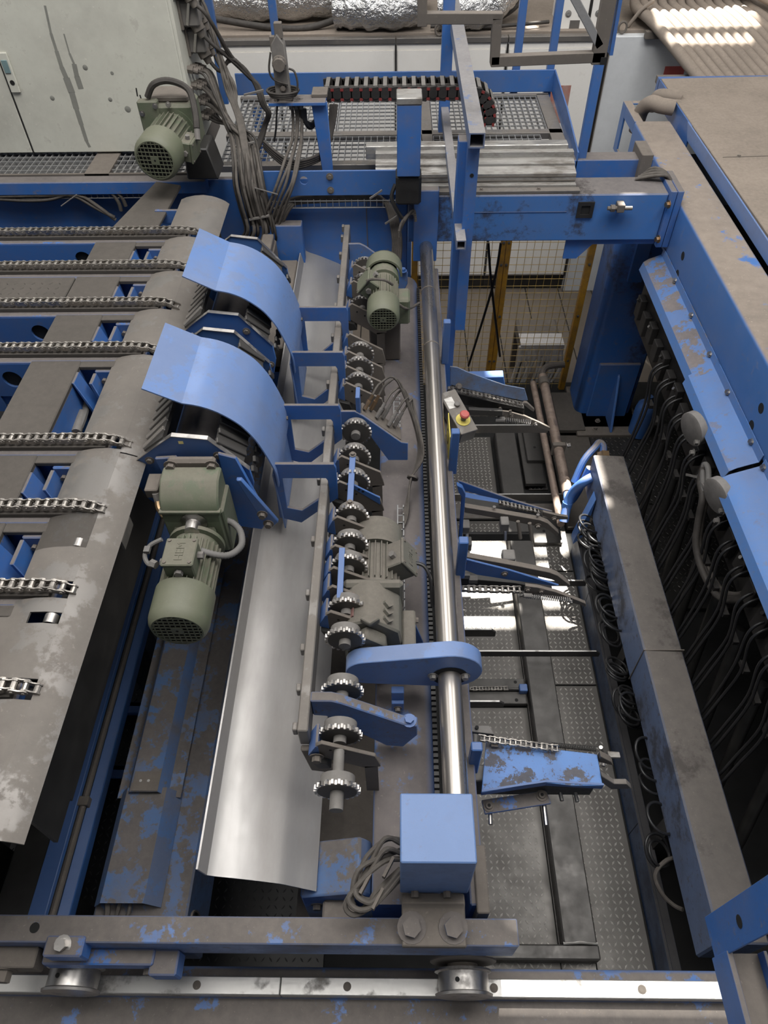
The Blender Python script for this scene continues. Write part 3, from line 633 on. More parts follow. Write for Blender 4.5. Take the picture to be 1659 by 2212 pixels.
def drum(y0, y1, label, near):
    t = thing('slatted_drum', label, 'drum', (-0.62, y0, 1.6), 'slatted drums under the guards')
    for k, y in enumerate((y0, y1)):
        d = G().prism(dp, 'y', y - 0.005, y + 0.005).obj('end_disc', 'bluec', t, bev=0.0015)
        e = [((x + 0.62)*1.0 - 0.62, z) for x, z in dp[:5]]
        G()._sheet([(x, z + .003) for x, z in e], [(x, z + .0005) for x, z in e], y - 0.008, y + 0.008, 'y').obj('rim_strip', 'steel', d)
        if k == 0:
            for bx, bz in ((-0.735, 1.905), (-0.527, 1.925), (-0.46, 1.78)): hexbolt((bx, y - 0.005, bz), (0, -1, 0), 0.009, 0.007).obj('disc_bolt', 'dust', d)
            if near: G().box(-0.632, -0.618, y - 0.0062, y - 0.005, 1.972, 1.982).obj('yellow_sticker', 'led', d)
    G().cyl((-0.62, y0, 1.80), (-0.62, y1, 1.80), 0.10, n=20).obj('drum_axle', 'blue', t)
    for k, (a, b) in enumerate((((-0.762, 1.925), (-0.662, 2.002)), (dp[1], dp[2]), (dp[3], dp[4]), (dp[4], dp[5]))):
        if k == 1: continue
        ax_, az = a; bx_, bz = b; f = 0.16
        p0 = (ax_ + (bx_-ax_)*f, az + (bz-az)*f); p1 = (bx_ - (bx_-ax_)*f, bz - (bz-az)*f)
        s = G()._sheet([p0, p1], [(p0[0]*.97 - .0186, p0[1] - .02), (p1[0]*.97 - .0186, p1[1] - .02)], y0 + 0.005, y1 - 0.005, 'y').obj('slat', 'blackm', t)
        dirv = Vector((p1[0]-p0[0], 0, p1[1]-p0[1])); nrm = Vector((-dirv.z, 0, dirv.x)).normalized()
        n = int((y1 - y0) / 0.042)
        for j in range(n):
            y = y0 + 0.012 + j*0.042
            A = Vector((p0[0], y, p0[1])); B = Vector((p1[0], y + 0.03, p1[1]))
            G().bar(A + nrm*0.003, B + nrm*0.003, 0.019, 0.010, up=nrm).obj('slanted_rib', 'dustm' if k == 0 else 'blackm', s, bev=0.002)
drum(1.50, 2.02, 'near slatted drum with blue polygonal end disc carrying the green gear motor', True)
drum(2.12, 2.64, 'far slatted drum with blue polygonal end disc between the two guards', False)
# bracket plates that carry the near gear motor
t = thing('motor_bracket', 'blue bracket plates with bolts right of the green gear motor', 'bracket', (-0.5, 1.48, 1.5))
G().prism([(-0.52, 1.95), (-0.47, 1.93), (-0.41, 1.66), (-0.44, 1.60), (-0.53, 1.62)], 'y', 1.476, 1.488).obj('back_plate', 'blue', t, bev=0.003)
G().prism([(-0.71, 1.93), (-0.645, 1.935), (-0.645, 1.84), (-0.70, 1.83)], 'y', 1.476, 1.488).obj('left_ear', 'blue', t, bev=0.003)
G().prism([(-0.475, 1.875), (-0.458, 1.875), (-0.372, 1.68), (-0.395, 1.655), (-0.415, 1.655)], 'y', 1.44, 1.455).obj('slanted_brace', 'bluec', t, bev=0.003)
for x, z in ((-0.418, 1.72), (-0.405, 1.675)): hexbolt((x, 1.44, z), (0, -1, 0), 0.011, 0.012).obj('brace_bolt', 'dust', t)
t = G().box(-0.74, -0.70, 1.40, 1.47, 1.84, 1.875).obj('sensor_block', 'dust', bev=0.003); tag(t, 'small dusty block between the table edge and the green gear motor', 'block')

# ================================================================== CHUTE, BAR, FRAMES
t = thing('steel_chute', 'long bare steel chute sheet with raised left lip down the middle', 'chute', (-0.35, 1.8, 1.3))
tp = spline([V(-.478, 1.462, 0), V(-.455, 1.449, 0), V(-.40, 1.428, 0), V(-.322, 1.392, 0), V(-.29, 1.372, 0), V(-.215, 1.304, 0)], 3)
G().sheet([(q.x, q.y) for q in tp], 0.47, 3.62, 0.003).obj('chute_sheet', 'trough', t, smooth=50)
G().prism([(-.493, 1.515), (-.488, 1.515), (-.476, 1.460), (-.481, 1.458)], 'y', 0.47, 3.62).obj('left_lip', 'trough', t)
G().box(-0.36, -0.25, 0.60, 3.3, 1.10, 1.28).obj('support_rail', 'dust', t, bev=0.004)
t = thing('toothed_bar', 'long dusty rectangular bar with small blocks along its left side', 'bar', (-0.24, 1.9, 1.55))
G().box(-0.252, -0.224, 0.75, 3.34, 1.60, 1.685).obj('bar_body', 'dustm', t, bev=0.003)
for y in (0.752, 0.86, 0.98, 1.16, 1.36, 1.62, 1.86, 2.12, 2.42, 2.64, 2.86, 3.06, 3.22, 3.32):
    G().box(-0.264, -0.252, y, y + 0.022, 1.655, 1.686).obj('block', 'dustm', t, bev=0.002)
G().prism([(-0.25, 1.60), (-0.224, 1.60), (-0.215, 1.50), (-0.17, 1.47), (-0.17, 1.44), (-0.235, 1.46)], 'y', 0.735, 0.75).obj('end_foot', 'dust', t, bev=0.003)
def pent(y, l):
    k = 0.012
    def X(px, py): q = at(px, py, y=1.62); return (q.x, q.z)
    out = [X(590, 991), X(722, 991), X(727, 1000), X(731, 1063), X(653, 1117), X(606, 1106)]
    inn = [X(611, 1021), X(705, 1021), X(709, 1026), X(714, 1052), X(654, 1091), X(622, 1085)]
    t = G().ringprism(out, inn, 'y', y - 0.006, y + 0.006).obj('chute_hanger', 'blue', bev=0.0012)
    tag(t, l, 'frame', 'blue hanger frames'); return t
pent(1.60, 'nearest blue five-sided hanger frame around the chute')
pent(1.885, 'second nearest blue five-sided hanger frame, at the far edge of the near guard')
pent(2.185, 'blue five-sided hanger frame at the near edge of the far guard')
pent(2.48, 'farthest blue five-sided hanger frame, below the upper motor')
for y0, y1, l in ((1.59, 1.90, 'near'), (2.17, 2.49, 'far')):
    o = G().prism([(-0.402, 1.74), (-0.397, 1.74), (-0.388, 1.47), (-0.393, 1.47)], 'y', y0, y1).obj('chute_hanger_strip', 'blueg', bev=0.0005)
    tag(o, 'blue side strip joining the two hanger frames of the %s guard' % l, 'plate')

# ================================================================== MIDDLE TUBE, SHAFT
t = thing('main_tube', 'long dusty rounded steel tube under the polished shaft', 'beam', (0.03, 1.8, 1.1))
def rr(x0, x1, z0, z1, r, n=5):
    o = []
    for cx, cz, a0 in ((x1 - r, z1 - r, 0), (x0 + r, z1 - r, 90), (x0 + r, z0 + r, 180), (x1 - r, z0 + r, 270)):
        for k in range(n + 1): a = math.radians(a0 + 90*k/n); o.append((cx + r*math.cos(a), cz + r*math.sin(a)))
    return o
tb = rr(-0.066, 0.118, 1.13, 1.352, 0.012); tb[0:6] = [(0.118, 1.28), (0.112, 1.31), (0.10, 1.33), (0.085, 1.343), (0.07, 1.35), (0.055, 1.352)]
G().prism(tb, 'y', 0.43, 3.42).obj('tube_body', 'bluew' if False else painted('tube_paint', (0.085, 0.16, 0.36), dust=(0.165, 0.140, 0.120), up=0.93, side=0.5, peel=0.12, scale=3.2), t, smooth=40)
t = thing('polished_shaft', 'long polished round steel shaft running away from the camera', 'shaft', (0.152, 2, 1.53))
G().cyl((0.153, 0.52, 1.53), (0.155, 3.5, 1.53), 0.0335, n=40).obj('shaft_body', 'chrome', t)
for y in (2.98, 2.55): G().cyl((0.154, y, 1.53), (0.154, y + 0.006, 1.53), 0.0345, n=40).obj('shaft_band', 'dust', t)
# rack strip next to the shaft: a fine drive chain lying on the tube edge
ct = G()
for k in range(150): ct.box(0.108, 0.122, 0.62 + k*0.018, 0.62 + k*0.018 + 0.011, 1.335, 1.352)
o = thing('rack_strip', 'narrow black toothed rack strip along the tube below the shaft', 'rack', (0.115, 0.62, 1.325)); G().box(0.110, 0.120, 0.62, 3.33, 1.325, 1.338).obj('rack_base', 'black', o); ct.obj('rack_teeth', 'black', o, smooth=0, kind='stuff')
# blue side rail right of the shaft with upright lugs
t = thing('side_rail', 'blue side rail right of the polished shaft carrying the arms', 'rail', (0.21, 2, 1.2))
G().box(0.185, 0.222, 0.42, 3.42, 1.10, 1.40).obj('rail_body', 'blue', t, bev=0.004)
for (y, z0, z1, w_) in ((0.79, 1.33, 1.50, .026), (1.95, 1.38, 1.60, .03), (1.45, 1.38, 1.58, .03), (2.62, 1.40, 1.62, .03)):
    G().box(0.205, 0.236, y - w_/2, y + w_/2, z0, z1).obj('upright_lug', 'bluec', t, bev=0.003)
# teardrop link plate that holds the shaft
def hull2(c0, r0, c1, r1, n=14):
    o = []; a0 = math.atan2(c1[1]-c0[1], c1[0]-c0[0]); d = math.hypot(c1[0]-c0[0], c1[1]-c0[1]); b = math.acos(max(-1, min(1, (r0 - r1)/d)))
    for k in range(n + 1): a = a0 + b + (2*PI - 2*b)*k/n; o.append((c0[0] + r0*math.cos(a), c0[1] + r0*math.sin(a)))
    for k in range(n + 1): a = a0 - b + 2*b*k/n; o.append((c1[0] + r1*math.cos(a), c1[1] + r1*math.sin(a)))
    return o
t = thing('link_plate', 'blue teardrop link plate clamped round the polished shaft', 'plate', (0.05, 1.0, 1.45))
G().prism(hull2((-0.085, 1.545), 0.062, (0.156, 1.555), 0.090), 'y', 0.985, 1.035).obj('plate_body', 'blueg', t, bev=0.002, smooth=25)
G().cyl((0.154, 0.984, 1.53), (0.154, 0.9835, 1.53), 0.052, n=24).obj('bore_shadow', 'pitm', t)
for x in (0.105, 0.198): hexbolt((x, 0.984, 1.535), (0, -1, 0), 0.010, 0.010).obj('bore_bolt', 'steel', t)
G().box(-0.015, 0.022, 0.962, 0.984, 1.40, 1.47).box(-0.015, 0.022, 0.95, 0.962, 1.375, 1.425).obj('stop_lug', 'bluec', t, bev=0.002)
hexbolt((0.004, 0.95, 1.395), (0, -1, 0), 0.008, 0.010).obj('stop_bolt', 'dust', t)

# ================================================================== SPROCKETS
def sprocket_mesh(r=0.058, th=0.011, teeth=22):
    pts = []
    for k in range(teeth):
        a = 2*PI*k/teeth; d = 2*PI/teeth
        for f, q in ((-.34, r*0.87), (-.18, r), (.18, r), (.34, r*0.87)): pts.append(((q)*math.cos(a + f*d), q*math.sin(a + f*d)))
    return G().prism(pts, 'y', -th/2, th/2)
spk = None
def sprocket(x, y, label, z=1.635, back=True, shaft=0.024, hub=0.036):
    global spk
    t = thing('sprocket', label, 'sprocket', (x, y, z), 'sprockets beside the toothed bar')
    if spk is None: spk = sprocket_mesh().obj('toothed_wheel', 'steel', t).data; o = [c for c in bpy.data.objects if c.parent == t][0]; bpy.data.objects.remove(o)
    o = bpy.data.objects.new('toothed_wheel', spk); COL.objects.link(o); o.parent = t
    G().cyl((x, y - 0.0055, z), (x, y - 0.0065, z), 0.049, n=24).obj('wheel_face', 'deckd', t)
    G().cyl((x, y + 0.005, z), (x, y + 0.032, z), 0.043, n=24).obj('wheel_hub', 'grey', t)
    G().cyl((x, y - shaft, z), (x, y - 0.005, z), 0.017, n=14).obj('stub_shaft', 'grey', t)
    if y < 0.7: G().cyl((x, y + 0.032, z), (x, y + 0.10, z), 0.014, n=12).obj('rear_shaft', 'grey', t)
SY = [(0.622, 'nearest toothed sprocket with its stub shaft toward the camera'), (0.762, 'sprocket partly hidden under the near curved bracket arm'), (0.885, 'sprocket just behind the near curved bracket arm'), (1.045, 'sprocket left of the teardrop link plate'), (1.145, 'sprocket left of the big grey gearbox'), (1.30, 'sprocket left of the ribbed grey motor body'), (1.385, 'sprocket at the fan end of the grey motor'), (1.50, 'sprocket beyond the grey motor under a drilled bracket'), (1.655, 'sprocket behind the pale blue drilled plate'), (1.775, 'sprocket with a flat hub under the cable rack bracket'), (1.905, 'sprocket below the blue sensor bracket arm'), (2.17, 'sprocket nearest the camera of the trio below the upper motor'), (2.27, 'middle sprocket of the trio below the upper motor'), (2.365, 'farthest sprocket of the trio below the upper motor'), (2.70, 'sprocket left of the upper motor terminal box'), (2.88, 'sprocket left of the upper motor hood'), (3.02, 'farthest sprocket by the upper end of the toothed bar')]
for y, l in SY: sprocket(-0.146, y, l, shaft=0.05 if y < 0.7 else 0.024)
# bearing brackets between the sprockets
def bearing(y, label, slope=0.10, blue=False):
    t = thing('bearing_bracket', label, 'bracket', (-0.1, y, 1.4), 'bearing brackets')
    G().prism([(-0.205, 1.662), (-0.188, 1.678), (-0.055, 1.598), (-0.042, 1.53), (-0.085, 1.52), (-0.205, 1.60)], 'y', y - 0.005, y + 0.005).obj('bracket_plate', 'bluec' if blue else 'dust', t, bev=0.0015)
    G().prism([(-0.228, 1.605), (-0.205, 1.662), (-0.198, 1.662), (-0.198, 1.59)], 'y', y - 0.006, y + 0.055).obj('bracket_wing', 'blue', t, bev=0.001)
    G().prism([(-0.222, 1.60), (-0.18, 1.585), (-0.17, 1.555), (-0.205, 1.55)], 'y', y - 0.02, y + 0.03).obj('bearing_wedge', 'black', t, bev=0.002)
    for x, z in ((-0.168, 1.638), (-0.135, 1.618)): G().cyl((x, y - 0.0052, z), (x, y - 0.0057, z), 0.004, n=8).obj('pin_hole', 'pitm', t)
    G().box(-0.085, -0.05, y - 0.005, y + 0.005, 1.352, 1.53).obj('bracket_foot', 'dust', t)
for y, l, b in ((0.725, 'lowest dusty bearing bracket above the nearest sprocket', 0), (1.112, 'bearing bracket with a big bolt beside the gearbox nose', 0), (1.20, 'bearing bracket against the big grey gearbox', 0), (1.268, 'bearing bracket beside the grey gearbox flange', 0), (1.352, 'bearing bracket beside the ribbed motor fins', 0), (1.468, 'drilled bearing bracket at the fan cover of the grey motor', 0), (1.622, 'bearing bracket under the upright pale blue strap', 0), (1.742, 'bearing bracket above the pale blue strap', 0), (2.137, 'bearing bracket in front of the sprocket trio', 0), (2.237, 'bearing bracket between the near and middle sprocket of the trio', 0), (2.332, 'bearing bracket between the middle and far sprocket of the trio', 0), (2.45, 'bearing bracket under the upper motor fan cover', 0), (2.668, 'bearing bracket left of the upper motor', 0), (2.848, 'bearing bracket left of the upper motor gear head', 0), (2.988, 'farthest bearing bracket near the bar end', 0)):
    bearing(y, l, blue=b)
hexbolt((-0.205, 0.715, 1.61), (0, -1, 0), 0.012, 0.014).obj('end_bolt', 'dust', [o for o in COL.objects if o.name.startswith('bearing_bracket')][0])
# pale blue strap and drilled plate above the middle sprockets
o = G().bar((-0.148, 1.735, 1.69), (-0.150, 1.52, 1.675), 0.020, 0.006).obj('strap', 'bluec', bev=0.001); tag(o, 'pale blue flat strap bolted across two bearing brackets', 'strap')
for q in ((-0.148, 1.73, 1.693), (-0.150, 1.525, 1.678)): hexbolt(q, (0, 0, 1), 0.008, 0.007).obj('strap_bolt', 'dust', o)
o = G().prism([(-0.165, 1.665), (-0.155, 1.675), (-0.055, 1.60), (-0.055, 1.565)], 'y', 1.615, 1.622).obj('drilled_plate', 'bluec', bev=0.001); tag(o, 'small pale blue plate with two holes behind the strap', 'plate')
for x, z in ((-0.125, 1.643), (-0.112, 1.633)): G().cyl((x, 1.6148, z), (x, 1.6143, z), 0.005, n=8).obj('hole', 'pitm', o)
o = G().bar((-0.165, 1.33, 1.69), (-0.165, 1.16, 1.67), 0.018, 0.006).obj('strap', 'bluec', bev=0.001); tag(o, 'blue grey strap beside the ribbed grey motor', 'strap')
# curved bracket arms from the bar to the tube
def arm(y, label, th=0.028, top=None, mat='beamd'):
    t = thing('tube_support', label, 'bracket', (0, y, 1.4), 'curved bracket arms')
    P = top or [(-0.224, 1.685), (-0.17, 1.685), (-0.145, 1.672), (0.02, 1.545), (0.058, 1.535), (0.058, 1.47), (0.02, 1.392), (-0.03, 1.40), (-0.15, 1.54), (-0.19, 1.595), (-0.224, 1.60)]
    G().prism(P, 'y', y - th/2, y + th/2).obj('arm_plate', mat, t, bev=0.003)
    hexbolt((0.035, y, 1.538), (0, 0, 1), 0.013, 0.012).obj('arm_bolt', 'bluec', t)
arm(0.845, 'near blue bracket arm with dusty top edge and a hex bolt')
arm(3.16, 'far blue bracket arm between the bar end and the tube', 0.012)
# sensor bracket arm with its row of plugs
t = thing('sensor_bracket', 'blue plate arm with a row of sensor plugs and looping cables', 'bracket', (-0.1, 1.97, 1.4))
G().prism([(-0.224, 1.69), (-0.15, 1.69), (-0.12, 1.668), (0.02, 1.535), (0.045, 1.53), (0.045, 1.44), (-0.03, 1.44), (-0.10, 1.575), (-0.15, 1.625), (-0.224, 1.62)], 'y', 1.955, 1.965).obj('arm_plate', 'blue', t, bev=0.0015)
G().prism([(-0.125, 1.672), (0.02, 1.537), (0.005, 1.52), (-0.14, 1.655)], 'y', 1.965, 2.03).obj('plug_block', 'dust', t, bev=0.003)
G().box(-0.145, -0.13, 1.96, 2.02, 1.65, 1.75).obj('upright_tab', 'bluec', t, bev=0.001)
for k in range(6):
    f = k/5.0; b = Vector((-0.115 + 0.11*f, 1.99 + 0.02*(k % 2), 1.672 - 0.10*f))
    pl = G().cyl(b, b + V(0.018, 0.012, 0.03), 0.0085, n=10).cyl(b + V(0.018, 0.012, 0.03), b + V(0.03, 0.02, 0.05), 0.0065, n=10).obj('sensor_plug', 'brass' if k < 2 else 'grey', t)
    s_ = b + V(0.03, 0.02, 0.05)
    G().tube([s_, s_ + V(0.03, 0.03, 0.03), s_ + V(0.09 - .01*k, 0.05, 0.02 - .006*k), V(0.085 + .004*k, 1.99 - .012*k, 1.50), V(0.055, 1.86, 1.41 + .004*k), V(0.02 + .004*k, 1.72, 1.37), V(-0.03 + .004*k, 1.60, 1.365), V(-0.045 + .003*k, 1.45, 1.362)], 0.0042, 6, 5).obj('sensor_cable', 'cable', t)
G().lathe((0.062, 1.87, 1.425), (0.3, 1, 0.4), [(0, .022), (.008, .022)], 12).obj('cable_clamp', 'cable', t)
# wire ladder trays lying on the tube
def ladder(p0, p1, wd, n, label, hook=0.012):
    t = thing('wire_ladder', label, 'cable tray', p0); p0 = Vector(p0); p1 = Vector(p1); d = (p1 - p0); s = Vector((1, 0, 0))
    g = G().cyl(p0, p1, 0.0026, n=6).cyl(p0 + s*wd, p1 + s*wd, 0.0026, n=6); g.obj('side_wire', 'gal', t)
    r = G()
    for k in range(n):
        q = p0 + d * ((k + .5)/n); r.cyl(q, q + s*wd, 0.0022, n=5); r.cyl(q + s*wd, q + s*wd + V(0.0, 0, hook), 0.0022, n=5)
    r.obj('rungs', 'gal', t, kind='stuff')
ladder((0.005, 1.30, 1.375), (0.005, 1.78, 1.375), 0.022, 14, 'wire ladder tray on the tube above the grey motor')
ladder((-0.045, 1.33, 1.368), (-0.045, 1.70, 1.368), 0.012, 11, 'thin wire tray hugging the tube edge beside the bearing brackets', 0.02)
ladder((-0.01, 2.05, 1.375), (-0.01, 2.42, 1.375), 0.026, 13, 'upper wire ladder tray below the upper motor')

# ================================================================== NEAR END: BLUE BOX, CROSS BEAM, WHEELS, RAIL
t = thing('shaft_end_box', 'blue square steel box at the near end of the polished shaft', 'box', (0.09, 0.5, 1.42))
G().box(0.008, 0.178, 0.440, 0.592, 1.43, 1.70).obj('box_body', painted('speckled_blue_box', (0.125, 0.23, 0.48), up=0.14, side=0.28, rough=0.4, scale=9), t, bev=0.003)
for x in (0.045, 0.125): hexbolt((x, 0.44, 1.445), (0, -1, 0), 0.010, 0.014, False).obj('box_bolt', 'dust', t)
cl = G().prism([(0.44, 1.43), (0.415, 1.445), (0.405, 1.43), (0.325, 1.425), (0.325, 1.40), (0.44, 1.40)], 'x', 0.012, 0.168).obj('clamp_plate', 'dust', t, bev=0.003)
for x in (0.036, 0.137): hexbolt((x, 0.364, 1.430), (0, -0.15, 1), 0.023, 0.020).obj('clamp_bolt', 'beamd', cl)
t = thing('cable_coil', 'coiled grey cable tied beside the blue end box', 'cable', (-0.05, 0.5, 1.5))
for k in range(5):
    o = k*0.011; e = (0, .012, -.008, .015, .004)[k]; G().tube([(0.008, 0.50 + o, 1.50 + e), (-0.03, 0.485 + o + e, 1.535 + e), (-0.085 + e, 0.44 + o, 1.54 - e), (-0.122 + o*.7, 0.395 + o*.5 + e*.5, 1.52 + e), (-0.10 + o*.8, 0.375 + o*.7, 1.505 + e*1.5), (-0.05, 0.40 + o*.6 - e, 1.512 + e), (0.008, 0.455 + o*.5, 1.50 + e)], 0.0062, 8, 5).obj('cable_loop', 'cable', t)
for q in ((-0.075, 0.435, 1.535), (-0.045, 0.405, 1.525), (-0.02, 0.47, 1.54)): G().bar(Vector(q) + V(-.012, -.022, 0), Vector(q) + V(.012, .022, 0), 0.007, 0.020).obj('cable_tie', 'dust', t)
t = thing('cross_beam', 'dusty blue cross beam along the near edge carrying the wheels', 'beam', (-0.4, 0.36, 1.2))
G().box(-1.02, 0.298, 0.331, 0.391, 1.27, 1.40).obj('beam_body', 'beamd', t, bev=0.003)
G().prism([(-1.02, 1.27), (0.298, 1.27), (0.27, 1.16), (-1.02, 1.16)], 'y', 0.375, 0.391).obj('beam_web', 'blue', t)
G().cyl((-0.90, 0.362, 1.4002), (-0.90, 0.362, 1.4012), 0.012, n=16).obj('drilled_hole', 'pitm', t)
b = G().box(-0.86, -0.765, 0.30, 0.345, 1.345, 1.408).obj('bolted_block', 'bluew', t, bev=0.004)
hexbolt((-0.815, 0.325, 1.408), (0, -.2, 1), 0.014, 0.02).obj('block_bolt', 'steel', b)
G().box(-0.89, -0.61, 0.295, 0.331, 1.27, 1.33).obj('axle_block', 'bluew', t, bev=0.004)
G().box(-0.62, -0.55, 0.275, 0.331, 1.25, 1.32).obj('axle_block', 'blue', t, bev=0.004)
b = G().box(-1.05, -0.90, 0.285, 0.331, 1.28, 1.345).obj('left_block', 'dust', t, bev=0.003)
hexbolt((-0.985, 0.285, 1.31), (0, -1, 0), 0.020, 0.025).obj('left_block_bolt', 'dust', b)
for x in (-0.63,): hexbolt((x, 0.30, 1.27), (0, -1, 0), 0.016, 0.016).obj('axle_bolt', 'dust', t)
def wheel(x, label):
    t = thing('flanged_wheel', label, 'wheel', (x, 0.28, 1.10), 'flanged rail wheels')
    G().lathe((x, 0.314, 1.168), (0, -1, 0), [(0, .074), (.005, .0755), (.008, .066), (.050, .066), (.054, .0755), (.060, .074)], 36).obj('wheel_body', 'steel', t)
    G().cyl((x, 0.335, 1.168), (x, 0.30, 1.168), 0.040, n=20).obj('wheel_axle', 'dust', t)
    G().lathe((x, 0.333, 1.19), (0, -1, 0), [(0, .088), (.004, .088), (.006, .084)], 30).obj('axle_collar', 'dust', t)
    G().cyl((x - .02, 0.285, 1.2315), (x - .02, 0.285, 1.2325), 0.006, n=10).obj('grease_hole', 'pitm', t)
wheel(0.175, 'steel flanged wheel on the rail below the blue end box'); wheel(-0.86, 'steel flanged wheel at the left end of the rail')
t = thing('rail_beam', 'long dusty painted beam under the bright rail at the bottom edge', 'beam', (0, 0.2, 0.8))
G().prism([(-0.25, 1.05), (0.262, 1.05), (0.262, 1.056), (0.325, 1.056), (0.335, 1.045), (0.335, 0.80), (-0.25, 0.80)], 'x', -1.5, 1.3).obj('beam_body', 'beamd', t, bev=0.004)
for x in (-1.2, 1.1): G().box(x - .1, x + .1, 0.0, 0.3, 0.0, 0.80).obj('leg', 'black', t)
t = thing('guide_rail', 'bright flat steel guide rail across the bottom of the picture', 'rail', (0, 0.28, 1.06))
for a, b in ((-1.5, -0.317), (-0.316, 1.3)): G().box(a, b - 0.001, 0.262, 0.304, 1.056, 1.10).obj('rail_length', 'rail', t, bev=0.002)
for x in (-0.545, -0.135, 0.262, 0.66): G().cyl((x, 0.283, 1.1), (x, 0.283, 1.1012), 0.011, n=16).cyl((x, .283, 1.0995), (x, .283, 1.1022), 0.008, n=12).obj('countersunk_screw', 'dust', t)
# hand rail post in the near right corner
t = thing('corner_post', 'blue angle iron guard rail corner at the lower right', 'railing', (0.62, 0.28, 1.05))
G().box(0.598, 0.602, 0.240, 0.312, 1.83, 2.55).obj('post_flange', 'blue', t, bev=0.001)
G().box(0.602, 0.66, 0.306, 0.312, 1.83, 2.55).obj('post_leg', 'blue', t, bev=0.001)
G().lathe((0.5978, 0.275, 1.985), (-1, 0, 0), [(0, .011), (.0006, .011)], 14).obj('slot_hole', 'pitm', t)
G().box(0.596, 0.606, -0.25, 0.245, 1.82, 1.90).obj('rail_flange', 'blue', t, bev=0.001)
G().box(0.606, 0.668, -0.25, 0.245, 1.866, 1.872).obj('rail_web', 'dust', t, bev=0.001)
G().box(0.662, 0.668, -0.25, 0.245, 1.82, 1.90).obj('rail_flange', 'blue', t, bev=0.001)
G().box(0.60, 0.66, -0.30, -0.24, 1.05, 1.82).obj('post_foot', 'blue', t, bev=0.001)

# ================================================================== RIGHT SIDE
def pz(pts, z, th, name, mat, parent=None, bev=0.0015):
    return G().prism([tuple(at(x, y, z=z))[:2] for x, y in pts], 'z', z - th, z).obj(name, mat, parent, bev=bev)
def py_(pts, Y, th, name, mat, parent=None, bev=0.0015):
    q = [at(x, y, y=Y) for x, y in pts]
    return G().prism([(v.x, v.z) for v in q], 'y', Y - th, Y).obj(name, mat, parent, bev=bev)
def spring(p0, p1, r, turns, wire, name, parent, mat='steel'):
    p0 = Vector(p0); p1 = Vector(p1); d = (p1 - p0); u = d.normalized(); a = u.orthogonal().normalized(); b = u.cross(a); n = turns*10
    return G().tube([p0 + d*(k/n) + (a*math.cos(2*PI*k/10) + b*math.sin(2*PI*k/10))*r for k in range(n+1)], wire, 5, 1).obj(name, mat, parent, smooth=80)
# ---- near arm
ORD = ['first', 'second', 'third', 'fourth', 'fifth', 'sixth', 'seventh', 'eighth', 'ninth', 'tenth', 'eleventh', 'twelfth', 'thirteenth', 'fourteenth', 'fifteenth', 'sixteenth']
def ordl(k): return ORD[k]
A = thing('transfer_arm', 'nearest transfer arm with a large chipped blue cover plate', 'arm', (0.4, 0.8, 1.2))
pz([(1050, 1601), (1290, 1629), (1302, 1697), (1235, 1697), (1178, 1690), (1130, 1697), (1040, 1712)], 1.285, 0.008, 'cover_plate', painted('chipped_blue_cover', (0.075, 0.20, 0.50), dust=(0.10, 0.088, 0.078), up=0.92, side=0.3, peel=0.62, scale=10), A)
for (a, b) in (((1040, 1712), (1130, 1698)), ((1130, 1698), (1178, 1691)), ((1178, 1691), (1302, 1698))):
    p0 = at(*a, z=1.272); p1 = at(*b, z=1.272); G().bar(p0, p1, 0.006, 0.030).obj('cover_skirt', 'bluec', A)
G().box(0.23, 0.60, 0.78, 0.83, 1.15, 1.265).obj('arm_body', 'blackm', A, bev=0.003)
py_([(1295, 1620), (1318, 1632), (1322, 1640), (1290, 1632)], 0.86, 0.02, 'upper_jaw', 'dust', A)
pz([(1312, 1622), (1338, 1624), (1341, 1636), (1316, 1636)], 1.22, 0.012, 'upper_tip', 'alu', A)
py_([(1298, 1665), (1325, 1682), (1352, 1682), (1362, 1692), (1318, 1694), (1298, 1680)], 0.80, 0.016, 'lower_jaw', 'dustm', A)
spring(at(1190, 1609, z=1.28), at(1288, 1618, z=1.25), 0.007, 26, 0.0016, 'return_spring', A, 'blackm')
k = pz([(1040, 1728), (1180, 1707), (1191, 1735), (1048, 1758)], 1.19, 0.010, 'link_strap', 'bluew', A)
for q in ((1056, 1742), (1170, 1719)):
    c = at(*q, z=1.19); G().lathe(c, (0, 0, 1), [(0, .017), (.003, .017), (.004, .011), (.010, .010)], 18).obj('washer', 'dust', k); G().lathe(c + V(0, 0, .010), (0, 0, 1), [(0, .005), (.002, .005)], 6).obj('socket', 'pitm', k)
cc = at(1076, 1744, z=1.19); raised_text('9', 0.022, Matrix.Translation(cc), 'dust', k, ext=0.0006)
for (a, b) in (((1059, 1757), (1060, 1781)), ((1175, 1738), (1180, 1783)), ((1208, 1704), (1214, 1730)), ((1240, 1700), (1247, 1732)), ((1303, 1655), (1304, 1648))):
    G().cyl(at(*a, z=1.17), at(*b, z=1.17), 0.0062, n=10).obj('guide_pin', 'steel', A)
G().cyl(at(1298, 1614, z=1.25), at(1301, 1622, z=1.22), 0.006, n=10).obj('jaw_pin', 'steel', A)
b = pz([(1018, 1567), (1057, 1567), (1068, 1586), (1018, 1580)], 1.28, 0.02, 'sensor_mount', 'grey', A)
c = at(1030, 1572, z=1.285); G().cyl(c, c + V(0, 0, .004), 0.006, n=12).obj('mount_screw', 'pitm', b)
pz([(1060, 1602), (1075, 1604), (1077, 1613), (1061, 1612)], 1.30, 0.012, 'chain_block', 'dust', A)
G().cyl(at(1026, 1620, z=1.33), at(1026, 1590, z=1.33), 0.016, n=12).obj('chain_pulley', 'blackm', A)
chain([at(1024, 1592, z=1.31), at(1075, 1600, z=1.31), at(1205, 1617, z=1.30)], 'small pinned chain along the top of the nearest transfer arm', 'drive_chain', s=0.62)
